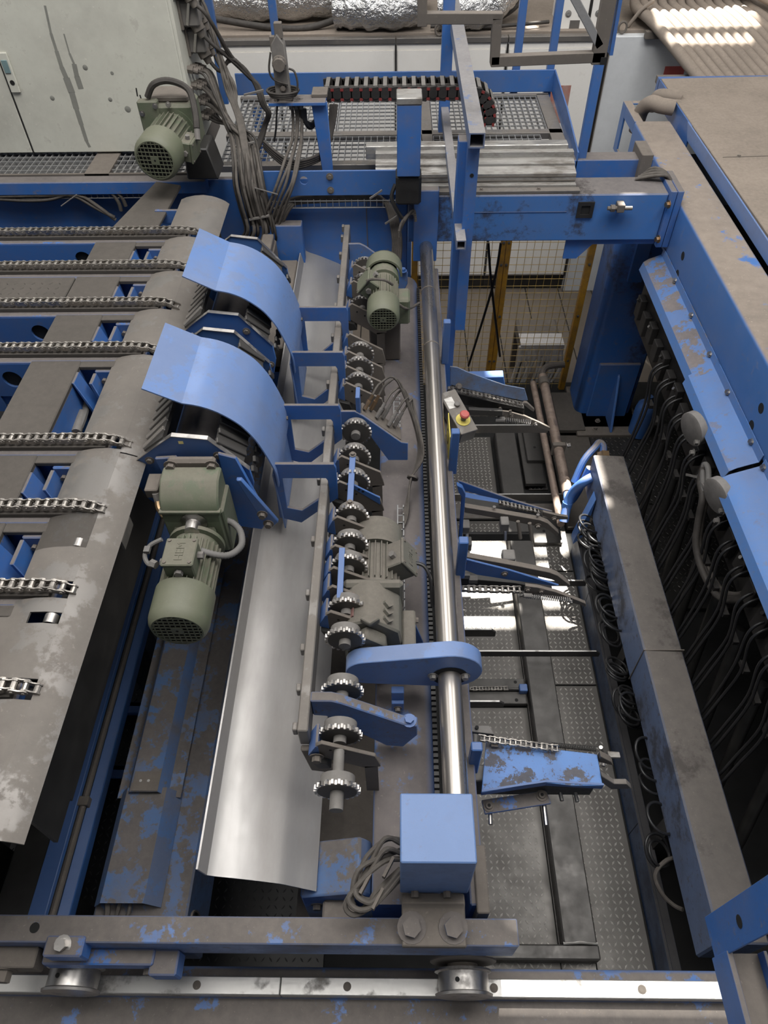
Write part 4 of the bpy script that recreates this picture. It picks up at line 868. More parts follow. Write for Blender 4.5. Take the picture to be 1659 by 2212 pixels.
# ---- third arm: grey bar with a long blue wedge
A = thing('transfer_arm', 'grey transfer arm with a long blue wedge plate and stretched spring', 'arm', (0.4, 1.5, 1.2))
py_([(1000, 1191), (1100, 1209), (1185, 1226), (1203, 1233), (1230, 1254), (1227, 1259), (1190, 1242), (1100, 1221), (1000, 1203)], 1.56, 0.022, 'grey_bar', 'dust', A)
py_([(992, 1201), (1040, 1213), (1100, 1228), (1207, 1261), (1195, 1262), (1100, 1249), (1030, 1238), (995, 1224)], 1.47, 0.008, 'blue_wedge', 'bluec', A)
for q in ((1001, 1216), (1090, 1239)): hexbolt(at(*q, y=1.462), (0, -1, 0), 0.008, 0.006).obj('wedge_bolt', 'dust', A)
py_([(1134, 1259), (1160, 1262), (1200, 1272), (1245, 1289), (1264, 1297), (1265, 1304), (1225, 1293), (1160, 1280), (1132, 1276)], 1.44, 0.014, 'lower_finger', 'dust', A)
for q in ((1140, 1273), (1169, 1277)): hexbolt(at(*q, y=1.426), (0, -1, 0), 0.007, 0.006).obj('finger_bolt', 'dust', A)
spring(at(1135, 1287, y=1.41), at(1233, 1296, y=1.41), 0.009, 22, 0.0014, 'stretched_spring', A)
G().cyl(at(1130, 1286, y=1.41), at(1148, 1287, y=1.41), 0.009, n=10).obj('spring_sleeve', 'grey', A)
G().lathe(at(1127, 1288, y=1.40), (0.2, -1, 0), [(0, .009), (.001, .009), (.001, .007), (0, .007)], 14).obj('spring_eye', 'steel', A)
py_([(995, 1230), (1110, 1240), (1190, 1255), (1190, 1262), (1110, 1256), (995, 1248)], 1.52, 0.04, 'arm_core', 'black', A)
hexbolt(at(1233, 1299, y=1.42), (0, -1, 0), 0.006, 0.008).obj('spring_pin', 'steel', A)
for q in ((1022, 1252), (1005, 1242)): G().cbox(at(*q, y=1.46), (.03, .02, .02)).obj('sensor_mount', 'grey', A)
chain([at(1000, 1272, y=1.42), at(1125, 1274, y=1.42)], 'thin dark chain hanging straight below the blue wedge arm', 'drive_chain', s=0.78)
# ---- second arm: grey bar with blocks and pins
A = thing('transfer_arm', 'transfer arm with grey bent bar, blue strut and hanging pin blocks', 'arm', (0.4, 1.95, 1.2))
py_([(1003, 1086), (1085, 1100), (1165, 1114), (1182, 1121), (1206, 1143), (1202, 1149), (1175, 1131), (1085, 1113), (1003, 1098)], 1.94, 0.024, 'grey_bar', 'dust', A)
for q in ((1067, 1100), (1161, 1117)): c = at(*q, y=1.93); G().cyl(c + V(0, 0, .012), c + V(0, 0, .016), 0.007, n=12).obj('bar_plug', 'grey', A)
py_([(988, 1034), (1005, 1040), (1060, 1060), (1110, 1078), (1193, 1102), (1110, 1086), (1075, 1076), (1003, 1057)], 2.06, 0.010, 'blue_strut', 'blue', A)
py_([(1003, 1062), (1076, 1078), (1078, 1084), (1003, 1072)], 2.03, 0.03, 'strut_web', 'bluec', A)
py_([(1003, 1074), (1080, 1086), (1170, 1105), (1170, 1113), (1080, 1098), (1003, 1086)], 1.99, 0.04, 'arm_core', 'black', A)
py_([(1172, 1101), (1200, 1108), (1226, 1112), (1226, 1118), (1198, 1118), (1172, 1110)], 1.97, 0.012, 'finger_tip', 'dust', A)
hexbolt(at(1197, 1120, y=1.95), (0, -1, 0), 0.008, 0.008).obj('tip_bolt', 'dust', A); hexbolt(at(1162, 1136, y=1.90), (0, -1, 0), 0.009, 0.010).obj('bar_bolt', 'dust', A)
bl = []
for (x, y, w_, h_) in ((1089, 1132, .034, .05), (1006, 1137, .03, .04), (1009, 1175, .036, .05)):
    c = at(x, y, y=1.89); o = G().cbox(c, (w_, .045, h_)).obj('pin_block', 'grey', A, bev=0.003); G().cyl(c + V(0.006, -.02, -.02), c + V(0.006, -.045, -.05), 0.007, n=10).obj('block_pin', 'steel', o)
py_([(1000, 1148), (1150, 1148), (1150, 1163), (1000, 1163)], 1.93, 0.014, 'lower_bar', 'blackm', A)
for (x, y0, y1) in ((1119, 1126, 1163), (1144, 1130, 1167)): G().cyl(at(x, y0, y=1.90), at(x + 5, y1, y=1.88), 0.008, n=10).obj('hanging_pin', 'dust', A)
o = G().cbox(at(1098, 1203, y=1.72), (.05, .05, .04)).obj('stop_block', 'grey', A, bev=0.004)
chain([at(1080, 1086, y=1.965), at(1168, 1106, y=1.965)], 'short dark chain in the pin block arm', 'drive_chain', s=0.70)
# ---- far arm with chipped cover
M['armc'] = painted('chipped_pale_blue', (0.16, 0.25, 0.44), dust=(0.17, 0.155, 0.14), up=0.9, side=0.9, peel=0.5, scale=11)
A = thing('transfer_arm', 'far transfer arm with chipped pale blue cover beside the emergency stop box', 'arm', (0.4, 2.6, 1.2))
py_([(972, 790), (988, 792), (1012, 803), (1060, 820), (1090, 830), (1133, 838), (1140, 863), (1128, 864), (1060, 850), (1012, 840), (972, 829)], 2.66, 0.006, 'arm_cover', M['armc'], A)
py_([(972, 832), (1012, 842), (1060, 853), (1130, 868), (1130, 880), (1060, 872), (1012, 862), (972, 858)], 2.70, 0.05, 'arm_core', 'black', A)
py_([(1132, 865), (1138, 866), (1154, 881), (1152, 885), (1146, 882), (1128, 868)], 2.64, 0.016, 'tip', 'dust', A)
py_([(1080, 884), (1098, 886), (1132, 895), (1166, 910), (1188, 921), (1186, 928), (1150, 916), (1120, 908), (1075, 902)], 2.645, 0.012, 'lower_finger', 'dust', A)
for q in ((1083, 895), (1105, 899)): hexbolt(at(*q, y=2.632), (0, -1, 0), 0.009, 0.007).obj('finger_bolt', 'dust', A)
for (x, y) in ((1080, 880), (1102, 886)): G().cyl(at(x, y, y=2.64), at(x + 1, y + 10, y=2.63), 0.007, n=8).obj('finger_pin', 'dust', A)
spring(at(1085, 906, y=2.615), at(1148, 912, y=2.615), 0.012, 16, 0.0017, 'return_spring', A)
G().cyl(at(1070, 906, y=2.615), at(1090, 906, y=2.615), 0.014, n=10).obj('spring_sleeve', 'grey', A)
hexbolt(at(1157, 917, y=2.625), (0, -1, 0), 0.008, 0.010).obj('spring_pin', 'steel', A)
py_([(1012, 879), (1085, 882), (1085, 893), (1012, 891)], 2.62, 0.02, 'rear_bar', 'blackm', A)
hexbolt(at(991, 834, y=2.64), (0, -1, 0.5), 0.010, 0.016).obj('cover_bolt', 'dust', A)
o = py_([(1012, 802), (1086, 800), (1090, 827), (1055, 826)], 2.75, 0.05, 'rear_bracket', 'bluec', A)
chain([at(970, 840, y=2.635), at(1060, 858, y=2.635), at(1130, 875, y=2.635)], 'pinned chain below the far arm cover', 'drive_chain', s=0.80)
chain([at(1016, 894, y=2.64), at(1080, 893, y=2.64)], 'short chain just right of the emergency stop box', 'drive_chain', s=0.80)
# ---- flat cross bars over the walkway
def flat(px0, px1, row, z, h, label, x1=None):
    a = at(px0, row, z=z); b = at(px1, row, z=z); x0 = min(a.x, 0.24)
    o = G().prism([(x0, z), (b.x - 0.02, z), (b.x, z - h*.35), (b.x, z - h), (x0, z - h)], 'y', a.y - 0.010, a.y).obj('cross_bar', 'blackm', bev=0.002)
    G().box(x0, b.x - 0.022, a.y - 0.009, a.y - 0.002, z, z + 0.0015).obj('bright_edge', 'rail', o); G().box(0.20, 0.236, a.y - 0.010, a.y, z - h, 1.10).obj('bar_hanger', 'black', o); tag(o, label, 'bar', 'black cross bars'); return o  # brighter strip laid along the top of the bar
flat(1000, 1186, 917, 0.62, 0.06, 'black flat cross bar with bright edge in front of the far transfer arm')
flat(1040, 1222, 1066, 0.22, 0.06, 'black flat cross bar above the pin block arm, reaching the blue pipe')
flat(1040, 1297, 1404, 0.22, 0.05, 'long black cross bar with bright edge right of the teardrop link plate')
flat(1005, 1072, 1357, 0.55, 0.06, 'short black bar stub above the teardrop link plate')
flat(1015, 1090, 1512, 0.55, 0.05, 'short blue black bar stub beside the slab with a chain')
flat(1150, 1268, 1252, 0.22, 0.05, 'dark cross bar behind the blue wedge arm')
c = chain([at(1016, 1488, z=0.05), at(1098, 1487, z=0.05)], 'short tension chain lying on the black slabs', 'drive_chain', s=0.62)
G().cyl(at(1098, 1487, z=.05), at(1120, 1488, z=.05), 0.006, n=8).obj('tension_screw', 'blackm', c)
G().cbox(at(1130, 1488, z=.05), (.04, .04, .035)).obj('tension_block', 'bluec', c, bev=0.003)
# ---- hook plate and sign on the side rail
o = py_([(986, 1040), (998, 1046), (1005, 1060), (1000, 1120), (995, 1200), (988, 1200), (993, 1120), (997, 1066), (990, 1056)], 1.86, 0.02, 'hook_plate', 'bluec'); tag(o, 'narrow blue hook plate hanging beside the pin block arm', 'plate')
o = G().box(0.206, 0.210, 2.00, 2.14, 1.40, 1.52).obj('warning_sign', 'ylab', bev=0.001); tag(o, 'small yellow warning sign half hidden behind the shaft', 'sign')
G().lathe((0.2055, 2.07, 1.46), (-1, 0, 0), [(0, .030), (.0008, .030)], 20).obj('printed_ring', 'plast', o); G().lathe((0.2045, 2.07, 1.46), (-1, 0, 0), [(0, .022), (.0008, .022)], 20).obj('printed_centre', 'ylab', o)
# ---- emergency stop box
t = thing('emergency_stop', 'grey control box with red emergency stop button on yellow collar', 'control box', (0.25, 2.2, 1.4))
L = Matrix.Translation((0.252, 2.20, 1.47)) @ rot('Z', 24) @ rot('X', 14)
G().box(-0.036, 0.036, -0.105, 0.105, -0.065, 0.0).xf(L).obj('box_body', 'dustm', t, bev=0.004)
G().box(-0.038, 0.038, -0.107, 0.107, 0.0, 0.006).xf(L).obj('box_lid', 'dustm', t, bev=0.002)
G().lathe((0, -0.045, 0.0065), (0, 0, 1), [(0, .030), (.003, .030), (.004, .016)], 22).xf(L).obj('yellow_collar', 'ylab', t)
G().cyl((0, -0.045, 0.008), (0, -0.045, 0.035), 0.011, n=16).xf(L).obj('button_stem', 'grey', t)
G().lathe((0, -0.045, 0.035), (0, 0, 1), [(0, .012), (.003, .019), (.010, .020), (.016, .016), (.018, .008)], 20).xf(L).obj('red_button', 'red', t)
G().box(-0.03, 0.005, 0.02, 0.075, 0.006, 0.0075).xf(L).obj('legend_plate', 'alu', t)
G().lathe((0.008, 0.03, 0.006), (0, 0, 1), [(0, .012), (.012, .012), (.014, .009)], 14).xf(L).obj('grey_button', 'grey', t)
G().box(-0.09, -0.02, 0.05, 0.10, -0.06, -0.02).xf(L).obj('box_arm', 'dust', t)

# ---- right box beam with its pipes
t = thing('trunking_beam', 'long dusty blue trunking beam along the right side of the walkway', 'beam', (1.13, 1.6, 0.4))
G().prism([(1.058, 0.70), (1.225, 0.69), (1.225, 0.44), (1.062, 0.44)], 'y', 0.46, 2.735).obj('beam_body', painted('trunk_sky_sheen_paint', (0.13, 0.19, 0.34), dust=(0.125, 0.110, 0.096), up=0.97, side=0.55, stain=0.6, scale=4), t, bev=0.007)  # paler blue-grey holds the sky reflection on the left face
G().box(1.056, 1.228, 1.545, 1.549, 0.44, 0.7025).obj('joint_line', 'dust', t)
for y in (0.9, 1.7, 2.5): G().box(1.09, 1.20, y, y + 0.06, 0.0, 0.44).obj('stand', 'black', t)
G().lathe((1.13, 2.735, 0.64), (0, 1, 0), [(0, .030), (.02, .030), (.022, .026), (.03, .026)], 18).obj('pipe_flange', 'dust', t)
G().hexa((1.13, 2.762, 0.645), (1.13, 2.79, 0.655), 0.036).obj('brass_nut', 'brass', t)
G().tube([(1.13, 2.79, 0.655), (1.13, 2.82, 0.68), (1.11, 2.835, 0.69), (1.085, 2.81, 0.68), (1.03, 2.77, 0.62), (0.99, 2.72, 0.50)], 0.019, 10, 4).obj('grey_elbow_pipe', 'blue', t)
t = thing('rusty_pipe', 'rust stained vertical run of pipe beside the walkway with a clamp', 'pipe', (1.0, 3.3, 0))
G().tube([(1.005, 3.90, 0.30), (1.005, 3.55, 0.30), (1.003, 3.1, 0.31), (0.998, 2.80, 0.32)], 0.030, 14, 2).obj('pipe_run', 'copper', t)
G().tube([(0.95, 3.90, 0.24), (0.95, 3.1, 0.24), (0.945, 2.62, 0.25)], 0.022, 12, 2).obj('rear_pipe', 'copper', t)
G().cyl((1.005, 3.86, 0.30), (1.005, 3.80, 0.30), 0.037, n=14).obj('coupling', 'dust', t)
G().tube([(1.005, 3.88, 0.30), (1.01, 3.94, 0.31), (1.05, 3.97, 0.33), (1.16, 3.98, 0.34)], 0.022, 10, 4).obj('upper_elbow', 'dust', t)
G().box(0.965, 1.045, 3.17, 3.20, 0.26, 0.35).obj('pipe_clamp', 'dust', t, bev=0.004); hexbolt((1.055, 3.185, 0.33), (1, 0, 0.3), 0.013, 0.02).obj('clamp_bolt', 'steel', t)
G().tube([(0.997, 2.80, 0.32), (0.99, 2.74, 0.325), (1.01, 2.71, 0.38), (1.06, 2.73, 0.60)], 0.022, 12, 4).obj('blue_branch_pipe', 'blue', t)
G().tube([(1.06, 2.66, 0.60), (1.02, 2.66, 0.56), (0.985, 2.68, 0.46), (0.965, 2.66, 0.38), (0.95, 2.60, 0.30)], 0.026, 12, 4).obj('blue_elbow_pipe', 'blue', t)
G().cyl((0.966, 2.665, 0.39), (0.962, 2.655, 0.36), 0.030, n=14).obj('pipe_sleeve', 'bluec', t)
G().prism([(1.05, 0.60), (1.05, 0.30), (1.0, 0.22), (1.0, 0.26)], 'y', 2.50, 2.56).obj('pipe_bracket', 'bluec', t)
# ---- curb beside the walkway
t = thing('walkway_curb', 'low blue curb plate between the walkway and the trunking beam', 'curb', (1.06, 1.5, 0))
G().box(1.046, 1.060, 0.36, 2.62, 0.0, 0.17).obj('curb_plate', 'curb', t, bev=0.002)
G().box(1.060, 1.10, 0.36, 2.62, 0.13, 0.15).obj('curb_ledge', 'curb', t, bev=0.002)
for y in (1.0, 2.2): G().box(1.045, 1.0465, y, y + 0.003, 0, 0.17).obj('curb_joint', 'pitm', t)
# ---- coiled black hoses between curb and beam
for i, (y, n, r, l) in enumerate(((2.42, 8, .062, 'sunlit coil of black hose nearest the blue elbow pipe'), (2.17, 10, .060, 'tangled coil of black hose below the sunlit coil'), (1.86, 6, .058, 'coil of black hose halfway down the trunking beam'), (1.66, 3, .055, 'loose pair of black hose loops beside the trunking beam'), (1.46, 6, .056, 'coil of black hose right of the short chain slab'), (1.12, 3, .055, 'dark hose coil right of the nearest transfer arm'), (0.86, 3, .055, 'dark hose coil low beside the trunking beam'))):
    t = thing('hose_coil', l, 'hose', (1.03, y, 0.3), 'hose coils under the trunking beam')
    for k in range(n):
        c = V(1.045 + random.uniform(-.02, .015), y + random.uniform(-.075, .075), 0.42 + random.uniform(-.05, .06)); rr_ = r*random.uniform(.75, 1.1); tl_ = random.uniform(-.5, .5)
        P = [c + V(rr_*1.0*math.cos(a), rr_*1.05*math.sin(a), rr_*tl_*math.sin(a) - rr_*.5*math.cos(a)) for a in [2*PI*j/12 for j in range(13)]]
        G().tube(P, 0.0062, 7, 2).obj('hose_loop', 'hose', t, smooth=80)
t = thing('hose_coil', 'pale grey cable loop near the bottom end of the trunking beam', 'hose', (1.04, .75, .3))
G().tube([at(1475, 1850, z=.42), at(1440, 1858, z=.40), at(1415, 1890, z=.38), at(1430, 1930, z=.36), at(1455, 1955, z=.34), at(1475, 1965, z=.36)], 0.008, 8, 5).obj('hose_loop', 'cable', t)

# ---- big blue wall beam, ledge covers, dusty top plate
t = thing('portal_beam', 'large blue beam with thick brown dust on top, upper right', 'beam', (1.5, 2.5, 1.4))
pb = M['pb'] = painted('portal_beam_paint', (0.060, 0.165, 0.43), dust=(0.26, 0.215, 0.172), up=0.97, side=0.16, peel=0.05, scale=3.0, drough=0.95)
g = G().prism(rr(1.40, 1.612, 1.44, 1.722, 0.018, 4), 'y', -0.5, 4.46); g.obj('beam_body', pb, t, smooth=40)
oe = G().box(1.40, 1.412, 4.70, 4.78, 1.44, 1.714).obj('open_end', pb, t, bev=0.002)
G().box(1.40, 1.412, 4.46, 4.70, 1.655, 1.714).obj('window_head', pb, oe, bev=0.002); G().box(1.40, 1.412, 4.46, 4.70, 1.44, 1.47).obj('window_sill_bar', pb, oe, bev=0.002)
G().box(1.40, 1.45, 4.46, 4.78, 1.712, 1.722).obj('top_strip', pb, oe, bev=0.002); G().box(1.45, 1.612, 4.74, 4.78, 1.712, 1.722).obj('end_strip', pb, oe, bev=0.002)
for (px_, py0) in ((1475, 553), (1463, 592), (1644, 882), (1623, 919)):
    c = at(px_, py0, x=1.40); G().lathe((1.4002, c.y, c.z), (-1, 0, 0), [(0, .021), (.0008, .021), (.0008, .017)], 18).obj('oval_hole', 'pitm', t)
G().lathe((1.4002, 3.55, 1.60), (-1, 0, 0), [(0, .055), (.0008, .055)], 20).obj('cable_hole', 'pitm', t)
for i, (y0, y1, dx, l) in enumerate(((2.50, 3.47, 0, 'far dusty blue ledge cover below the big blue beam'), (1.94, 2.53, -.014, 'middle ledge cover, mostly clean blue, below the big blue beam'), (0.6, 1.92, -.045, 'near blue ledge cover at the right picture edge'))):
    o = thing('ledge_cover', l, 'cover', (1.35, y0, 1.3), 'ledge covers along the blue beam')
    mt = painted('ledge_paint_%d' % i, (0.085, 0.20, 0.48), dust=(0.20, 0.165, 0.135), up=(0.92, 0.6, 0.45)[i], side=0.3, peel=(0.55, 0.75, 0.9)[i], scale=7)
    G().sheet([(1.398, 1.475), (1.394, 1.437), (1.335 + dx, 1.412 + dx*.5), (1.312 + dx, 1.395 + dx*.5), (1.300 + dx, 1.352 + dx*.5)][::-1], y0, y1, -0.003).obj('cover_sheet', mt, o, smooth=25)
    for y in [y0 + 0.1 + .3*k for k in range(int((y1 - y0)/0.3) + 1)]:
        if y < y1: hexbolt((1.392, y, 1.452), (-1, 0, 0.4), 0.009, 0.010).obj('cover_bolt', 'steel', o)
t = thing('top_plate', 'wide plate under thick brown dust with blue skirt, upper right corner', 'plate', (2.3, 3, 1.9))
G().prism([(1.640, 4.91), (1.640, 4.24), (1.655, 0.6), (3.9, 0.6), (3.9, 4.98)], 'z', 1.775, 1.80).obj('plate_body', 'brownd', t, bev=0.003)
G().box(1.634, 1.646, 4.20, 4.92, 1.68, 1.795).obj('short_skirt', 'bluec', t, bev=0.002)
G().prism([(4.26, 1.795), (4.19, 1.72), (0.6, 1.72), (0.6, 1.795)], 'x', 1.630, 1.638).obj('long_skirt', 'blueg', t, bev=0.002)
G().box(1.634, 3.9, 4.91, 4.96, 1.66, 1.795).obj('rear_skirt', 'bluec', t, bev=0.002)
G().bar((1.68, 3.78, 1.801), (2.5, 3.82, 1.801), 0.004, 0.003).obj('plate_joint', 'dust', t)
for q in ((1.765, 3.79, 1.80), (1.96, 3.33, 1.80), (1.70, 2.8, 1.80)): hexbolt(q, (0, 0, 1), 0.008, 0.006).obj('plate_bolt', 'dust', t)
for x, y in ((2.2, 1.4), (3.4, 1.4), (3.4, 4.1)): G().box(x - .04, x + .04, y - .04, y + .04, -0.012, 1.775).obj('leg', 'black', t)
t = thing('rubber_teeth', 'row of black rubber blocks in the gap beside the dusty plate', 'rubber blocks', (1.66, 2.5, 1.6))
for k in range(16): G().prism([(-.028, 0), (.028, 0), (.020, .07), (-.020, .07)], 'y', -0.035, 0.035).xf(Matrix.Translation((1.655, 0.9 + k*0.165, 1.565))).obj('rubber_block', 'plast', t, bev=0.004)
G().box(1.615, 2.2, 0.5, 3.75, 1.50, 1.565).obj('block_rail', 'black', t)
o = G().box(1.62, 2.3, 3.55, 4.40, 1.50, 1.56).obj('inner_panel', plain('grey_inner_panel', (0.16, 0.19, 0.22), 0.5)); tag(o, 'pale grey panel glimpsed between the blue beam and the dusty plate', 'panel')
t = thing('elbow_pipe', 'dusty bent pipe leaving the open end of the blue beam', 'pipe', (1.48, 4.5, 1.7))
G().tube([(1.475, 4.64, 1.60), (1.475, 4.62, 1.72), (1.50, 4.56, 1.785), (1.55, 4.52, 1.785), (1.62, 4.50, 1.78)], 0.042, 16, 5).obj('pipe_bend', 'brownd', t)
G().tube([(1.56, 4.72, 1.70), (1.57, 4.68, 1.78), (1.62, 4.62, 1.80), (1.68, 4.60, 1.80)], 0.036, 14, 5).obj('rear_pipe_bend', 'brownd', t)
# ---- column below the portal beam
t = thing('column', 'heavy blue column with base plate and stiffener right of the fence', 'column', (1.43, 3.95, 0.03))
G().prism([(1.255, 3.86), (1.26, 3.82), (1.30, 3.79), (1.63, 3.79), (1.63, 4.06), (1.26, 4.06)], 'z', 0.05, 1.44).obj('column_body', 'bluest' if False else painted('column_paint', (0.030, 0.125, 0.40), up=0.9, side=0.4, stain=0.7, scale=3), t, bev=0.01)
G().box(1.33, 1.60, 3.765, 3.79, 0.05, 0.50).obj('base_doubler', 'blue', t, bev=0.006)
G().prism([(3.60, 0.05), (3.765, 0.05), (3.765, 0.42), (3.745, 0.42)], 'x', 1.462, 1.478).obj('stiffener', 'bluec', t, bev=0.003)
G().box(1.24, 1.68, 3.58, 4.10, 0.02, 0.05).obj('base_plate', 'dust', t, bev=0.004)
for x, y in ((1.37, 3.64), (1.40, 3.72)): hexbolt((x, y, 0.05), (0, 0, 1), 0.012, 0.012).obj('anchor_bolt', 'dust', t)
G().box(1.36, 1.44, 3.76, 3.80, 1.10, 1.44).obj('head_stiffener', 'blue', t)
t = thing('blue_canister', 'small dark blue canister standing in the shade behind the column', 'canister', (1.70, 3.70, 0.02))
G().lathe((1.66, 3.62, 0.025), (0, 0, 1), [(0, .060), (.01, .068), (.22, .068), (.26, .060), (.285, .035), (.30, .020), (.33, .020)], 26).obj('canister_body', 'bluec', t)
o = G().box(1.70, 1.95, 4.16, 4.18, 0.28, 1.30).obj('grey_board', plain('grey_green_board', (0.17, 0.185, 0.165), 0.7)); tag(o, 'dull grey green board standing behind the blue column', 'board')
# ---- dark comb of cylinders and hoses in the pit
t = thing('valve_rail', 'black rail with stacked valves under the ledge covers', 'valve rail', (1.42, 2.4, 1.1))
G().box(1.36, 1.44, 0.9, 3.50, 1.02, 1.30).obj('rail_body', 'black', t, bev=0.004)
for k in range(20):
    y = 1.0 + k*0.125; G().box(1.325, 1.36, y, y + 0.07, 1.08 + .02*(k % 3), 1.20 + .02*(k % 2)).obj('valve', 'plast', t, bev=0.003)
    if k % 2: G().cyl((1.33, y + .03, 1.20), (1.312, y + .03, 1.215), 0.008, n=8).obj('fitting', 'steel' if k % 4 == 1 else 'plast', t)
for k in range(15):
    y = 0.85 + k*0.125; t = thing('hose_pair', ordl(k) + ' pair of thin black hoses from the near end, rising to the valve rail', 'hose', (1.25, y, 0.5), 'black hose pairs in the pit')
    for j in range(2):
        q = j*0.03; h = random.uniform(-.03, .03)
        G().tube([(1.17, y + .14 + q, 0.42), (1.22, y + .14 + q, 0.58 + h), (1.26, y + .17 + q, 0.78 + h), (1.285 + h*.3, y + .20 + q, 0.97), (1.278, y + .235 + q, 1.12), (1.30, y + .25 + q, 1.17), (1.35, y + .26 + q, 1.19)], 0.0062, 7, 4).obj('hose', 'hose', t, smooth=80)
    G().cbox((1.305, y + .215, 0.98), (.022, .05, .02)).obj('hose_clip', 'plast', t)
for k in range(8):
    y = 0.9 + k*0.25; t = thing('pneumatic_cylinder', ordl(k) + ' slanted black cylinder from the near end of the dark pit', 'cylinder', (1.40, y, 0.2), 'black cylinders in the pit')
    G().cyl((1.36, y - .10, 0.12), (1.44, y + .18, 0.82), 0.024, n=12).obj('barrel', 'black', t); G().cyl((1.34, y - .15, 0.0), (1.36, y - .10, 0.12), 0.010, n=8).obj('rod', 'blackm', t)
t = thing('hose_bundle', 'thick dusty hose bundle with cable ties drooping in front of the valves', 'hose', (1.35, 1.8, 0.9))
P = [at(1525, 1008, x=1.30), at(1517, 1040, x=1.29), at(1522, 1075, x=1.285), at(1512, 1130, x=1.28), at(1508, 1180, x=1.28), at(1525, 1240, x=1.30), at(1560, 1290, x=1.33), at(1610, 1290, x=1.36), at(1650, 1240, x=1.40)]
G().tube(P, 0.017, 10, 5).obj('thick_hose', 'cabled', t, smooth=80); G().tube([p + V(-.016, -.012, .012) for p in P], 0.014, 10, 5).obj('thick_hose', 'cabled', t, smooth=80); G().tube([p + V(.012, .02, .008) for p in P[2:]], 0.012, 10, 5).obj('thick_hose', 'cable', t, smooth=80)
P2 = [at(1520, 1062, x=1.275), at(1518, 1020, x=1.28), at(1523, 1003, x=1.285), at(1530, 1015, x=1.29), at(1530, 1050, x=1.28), at(1531, 1068, x=1.28)]
G().tube(P2, 0.012, 10, 5).obj('corrugated_loop', 'conduit', t, smooth=80)
G().bar(at(1482, 1025, x=1.27), at(1512, 1032, x=1.27), .004, .010).bar(at(1512, 1040, x=1.268), at(1548, 1090, x=1.27), .004, .010).obj('cable_tie', 'grey', t)
for i, (px_, py0, l) in enumerate(((1520, 930, 'far grey half round housing under the ledge cover'), (1575, 1075, 'near grey half round housing with a strap under the ledge cover'))):
    c = at(px_, py0, x=1.30); t = thing('round_housing', l, 'housing', c, 'grey round housings')
    g = G().lathe((c.x - .02, c.y + .02, c.z), (-0.75, -0.25, -0.1), [(0, .075), (.03, .075), (.034, .068)], 24).obj('housing_drum', 'grey', t)
    G().cyl((c.x, c.y + .05, c.z + .02), (c.x + .1, c.y + .12, c.z + .06), 0.018, n=12).obj('housing_pipe', 'grey', t)
    for k in (-1, 1): hexbolt((c.x - .03, c.y - .05, c.z - .05 + .03*k), (-1, 0, 0), 0.010, 0.014).obj('housing_bolt', 'grey', t)
G().box(1.95, 2.0, -0.5, 4.6, -0.012, 1.44).obj('wall_pit_shade', 'pitm', kind='structure', label='black panel standing in for the dark depth of the pit', category='wall')  # black sheet added where the pit is only dark

# ================================================================== FAR CROSS STRUCTURE
t = thing('cross_girder', 'blue box girder with oil stains spanning to the big blue beam', 'girder', (0.8, 3.5, 1.5))
G().box(0.06, 1.335, 3.45, 3.64, 1.53, 1.77).obj('girder_body', 'bluest', t, bev=0.006)
G().box(1.335, 1.365, 3.43, 3.66, 1.50, 1.79).box(1.368, 1.398, 3.43, 3.66, 1.50, 1.79).obj('end_flange', 'blue', t, bev=0.003)
for z in (1.55, 1.73): hexbolt((1.335, 3.425, z), (-1, -0.3, 0), 0.013, 0.014).obj('flange_bolt', 'brass', t)
G().prism([(0.88, 1.53), (1.0, 1.53), (1.335, 1.53), (1.335, 1.50), (1.02, 1.50), (0.95, 1.42), (0.88, 1.42)], 'y', 3.47, 3.48).obj('knee_gusset', 'blue', t)
pk = G().ringprism([(0.90, 1.655), (0.98, 1.655), (0.98, 1.735), (0.90, 1.735)], [(0.918, 1.673), (0.962, 1.673), (0.962, 1.717), (0.918, 1.717)], 'y', 3.442, 3.45).obj('greasy_port', 'black', t); G().box(0.918, 0.962, 3.447, 3.4495, 1.673, 1.717).obj('port_grease', 'pitm', pk)
jb = G().box(1.085, 1.12, 3.40, 3.45, 1.70, 1.74).obj('jack_lug', 'dust', t, bev=0.003); G().cyl((1.04, 3.42, 1.715), (1.16, 3.42, 1.715), 0.010, n=8).obj('jack_screw', 'dust', jb); G().hexa((1.055, 3.42, 1.715), (1.075, 3.42, 1.715), 0.018).obj('jack_nut', 'dust', jb)
G().bar((0.30, 3.449, 1.685), (0.85, 3.449, 1.685), 0.003, 0.003).obj('weld_line', 'blue', t)
t = thing('cable_channel', 'dirty stepped aluminium channel lying on the blue girder', 'cable channel', (0.45, 3.6, 1.77))
G().prism([(3.50, 1.77), (3.50, 1.795), (3.535, 1.795), (3.535, 1.835), (3.60, 1.845), (3.60, 1.855), (3.66, 1.86), (3.66, 1.885), (3.70, 1.885), (3.70, 1.77)], 'x', -0.1, 0.885).obj('channel_body', 'alu', t)
for z, y in ((1.80, 3.532), (1.82, 3.533)): G().box(-0.1, 0.885, y, y + .004, z, z + .004).obj('channel_groove', 'dust', t)
G().box(-0.15, 0.86, 3.70, 3.76, 1.84, 1.905).obj('rear_profile', 'alu', t, bev=0.003)
G().box(-0.15, 0.90, 3.46, 3.50, 1.771, 1.785).obj('front_strip', 'dustm', t, bev=0.001)
for x in (0.42, 0.70, 0.20): hexbolt((x, 3.48, 1.785), (0, 0, 1), 0.007, 0.005).obj('strip_screw', 'dust', t)
t = thing('rear_frame', 'long blue frame wall below the cabinet and catwalk', 'frame', (-1, 3.5, 1.2))
G().box(-2.6, 0.06, 3.50, 3.53, 1.05, 1.84).obj('frame_panel', 'blue', t, bev=0.004)
G().box(-2.6, -0.92, 3.43, 3.50, 1.80, 1.862).obj('upper_flange', 'blue', t, bev=0.004)
